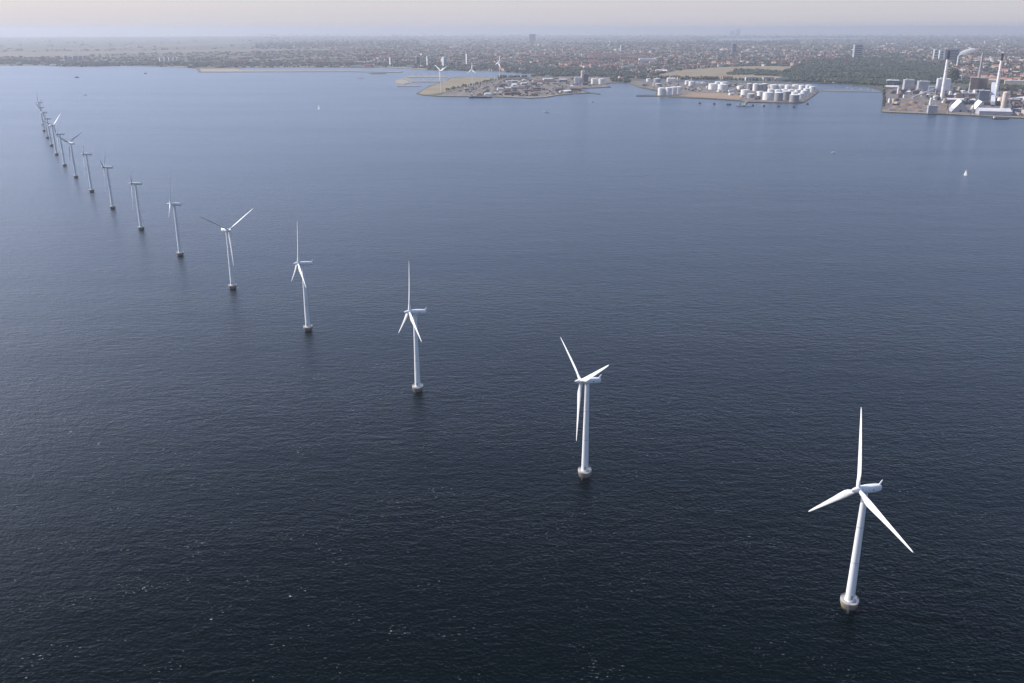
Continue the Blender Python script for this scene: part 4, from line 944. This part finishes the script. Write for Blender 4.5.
lines = [((640, 79.6), (780, 82.4), 46, 'on the road behind the storage tanks'), ((884, 88), (884, 110), 14, 'on the west edge of the power station'), ((985, 91.5), (1030, 93.5), 26, 'in the row behind the rightmost chimney'), ((447, 92.2), (503, 80), 34, 'on the edge of the tan spit'), ((655, 78.6), (735, 80), 30, 'along the near edge of the tan field'), ((820, 83.6), (880, 87.0), 30, 'on the shore of the boat basin')]
for (a, b, n, where) in lines:
    for k in range(n):
        q = (k + rnd.uniform(-.4, .4)) / n; u = a[0] + (b[0] - a[0]) * q + rnd.uniform(-.6, .6); v = a[1] + (b[1] - a[1]) * q + rnd.uniform(-.15, .15)
        i = rnd.randrange(3); o = tp[i] if not tu[i] else copy_tree(tp[i]); tu[i] = 1
        g = G(u, v); sc_ = rnd.uniform(.7, 1.3); o.location = (g.x, g.y, LZ + .2); o.scale = (sc_ * 1.1, sc_ * 1.1, sc_); o.rotation_euler.z = rnd.random() * 6
        o['label'] = 'dark green tree ' + where; o['group'] = 'trees ' + where

# ------------------------------------------------------------------ air, sky, sun
SUN_AZ, SUN_EL = -73.0, 38.0       # bearing clockwise from +Y, elevation
m, nt, b = new_mat('haze'); nt.nodes.remove(b)
pv = N(nt, 'ShaderNodeVolumePrincipled')
pv.inputs['Color'].default_value = (0.63, 0.66, 0.74, 1); pv.inputs['Density'].default_value = 4.9e-5; pv.inputs['Anisotropy'].default_value = 0.30
nt.links.new(pv.outputs[0], nt.nodes['Material Output'].inputs['Volume'])
MAT['haze'] = m
hz = MB().box(-44000, -44000, -7.5, 44000, 44000, 330).build('haze', 'haze'); hz['kind'] = 'stuff'

w = bpy.data.worlds.new('World'); scene.world = w; w.use_nodes = True
nt = w.node_tree; bg = nt.nodes['Background']
sky = nt.nodes.new('ShaderNodeTexSky'); sky.sky_type = 'NISHITA'; sky.sun_disc = False
sky.sun_elevation = R(SUN_EL); sky.sun_rotation = R(SUN_AZ); sky.air_density = 1.0; sky.dust_density = 2.0; sky.ozone_density = 2.0; sky.altitude = 0
mx = nt.nodes.new('ShaderNodeMix'); mx.data_type = 'RGBA'; tcw = nt.nodes.new('ShaderNodeTexCoord'); sx_ = nt.nodes.new('ShaderNodeSeparateXYZ'); mrw = nt.nodes.new('ShaderNodeMapRange')
nt.links.new(tcw.outputs['Generated'], sx_.inputs[0]); nt.links.new(sx_.outputs['Z'], mrw.inputs['Value'])
mrw.interpolation_type = 'SMOOTHERSTEP'
mrw.inputs['From Min'].default_value = 0.0; mrw.inputs['From Max'].default_value = 0.30; mrw.inputs['To Min'].default_value = 0.74; mrw.inputs['To Max'].default_value = 0.0
nt.links.new(mrw.outputs[0], mx.inputs[0])          # milky air low in the sky, clear blue above
mx.inputs[7].default_value = (3.8, 3.6, 3.85, 1)
tn = nt.nodes.new('ShaderNodeMix'); tn.data_type = 'RGBA'; tn.blend_type = 'MULTIPLY'; tn.inputs[0].default_value = 1.0
tn.inputs[7].default_value = (0.90, 0.92, 1.03, 1)
nt.links.new(sky.outputs[0], tn.inputs[6]); nt.links.new(tn.outputs[2], mx.inputs[6]); nt.links.new(mx.outputs[2], bg.inputs['Color']); bg.inputs['Strength'].default_value = 0.125
sl = bpy.data.lights.new('sun', 'SUN'); so = bpy.data.objects.new('sun', sl); COL.objects.link(so)
sl.energy = 3.2; sl.angle = R(0.5); sl.color = (1.0, 0.95, 0.88)
sd = Vector((math.sin(R(SUN_AZ)) * math.cos(R(SUN_EL)), math.cos(R(SUN_AZ)) * math.cos(R(SUN_EL)), math.sin(R(SUN_EL))))
so.rotation_euler = sd.to_track_quat('Z', 'Y').to_euler()
so.location = (0, 0, 600)

vs_ = scene.view_settings; vs_.view_transform = 'Standard'; vs_.look = 'None'; vs_.gamma = 1; vs_.use_curve_mapping = False; vs_.exposure = 0.66
c = scene.cycles
c.use_denoising = True; c.max_bounces = 6; c.volume_bounces = 3; c.transparent_max_bounces = 16; c.glossy_bounces = 3; c.diffuse_bounces = 2
c.sample_clamp_indirect = 4.0; c.caustics_reflective = False; c.caustics_refractive = False
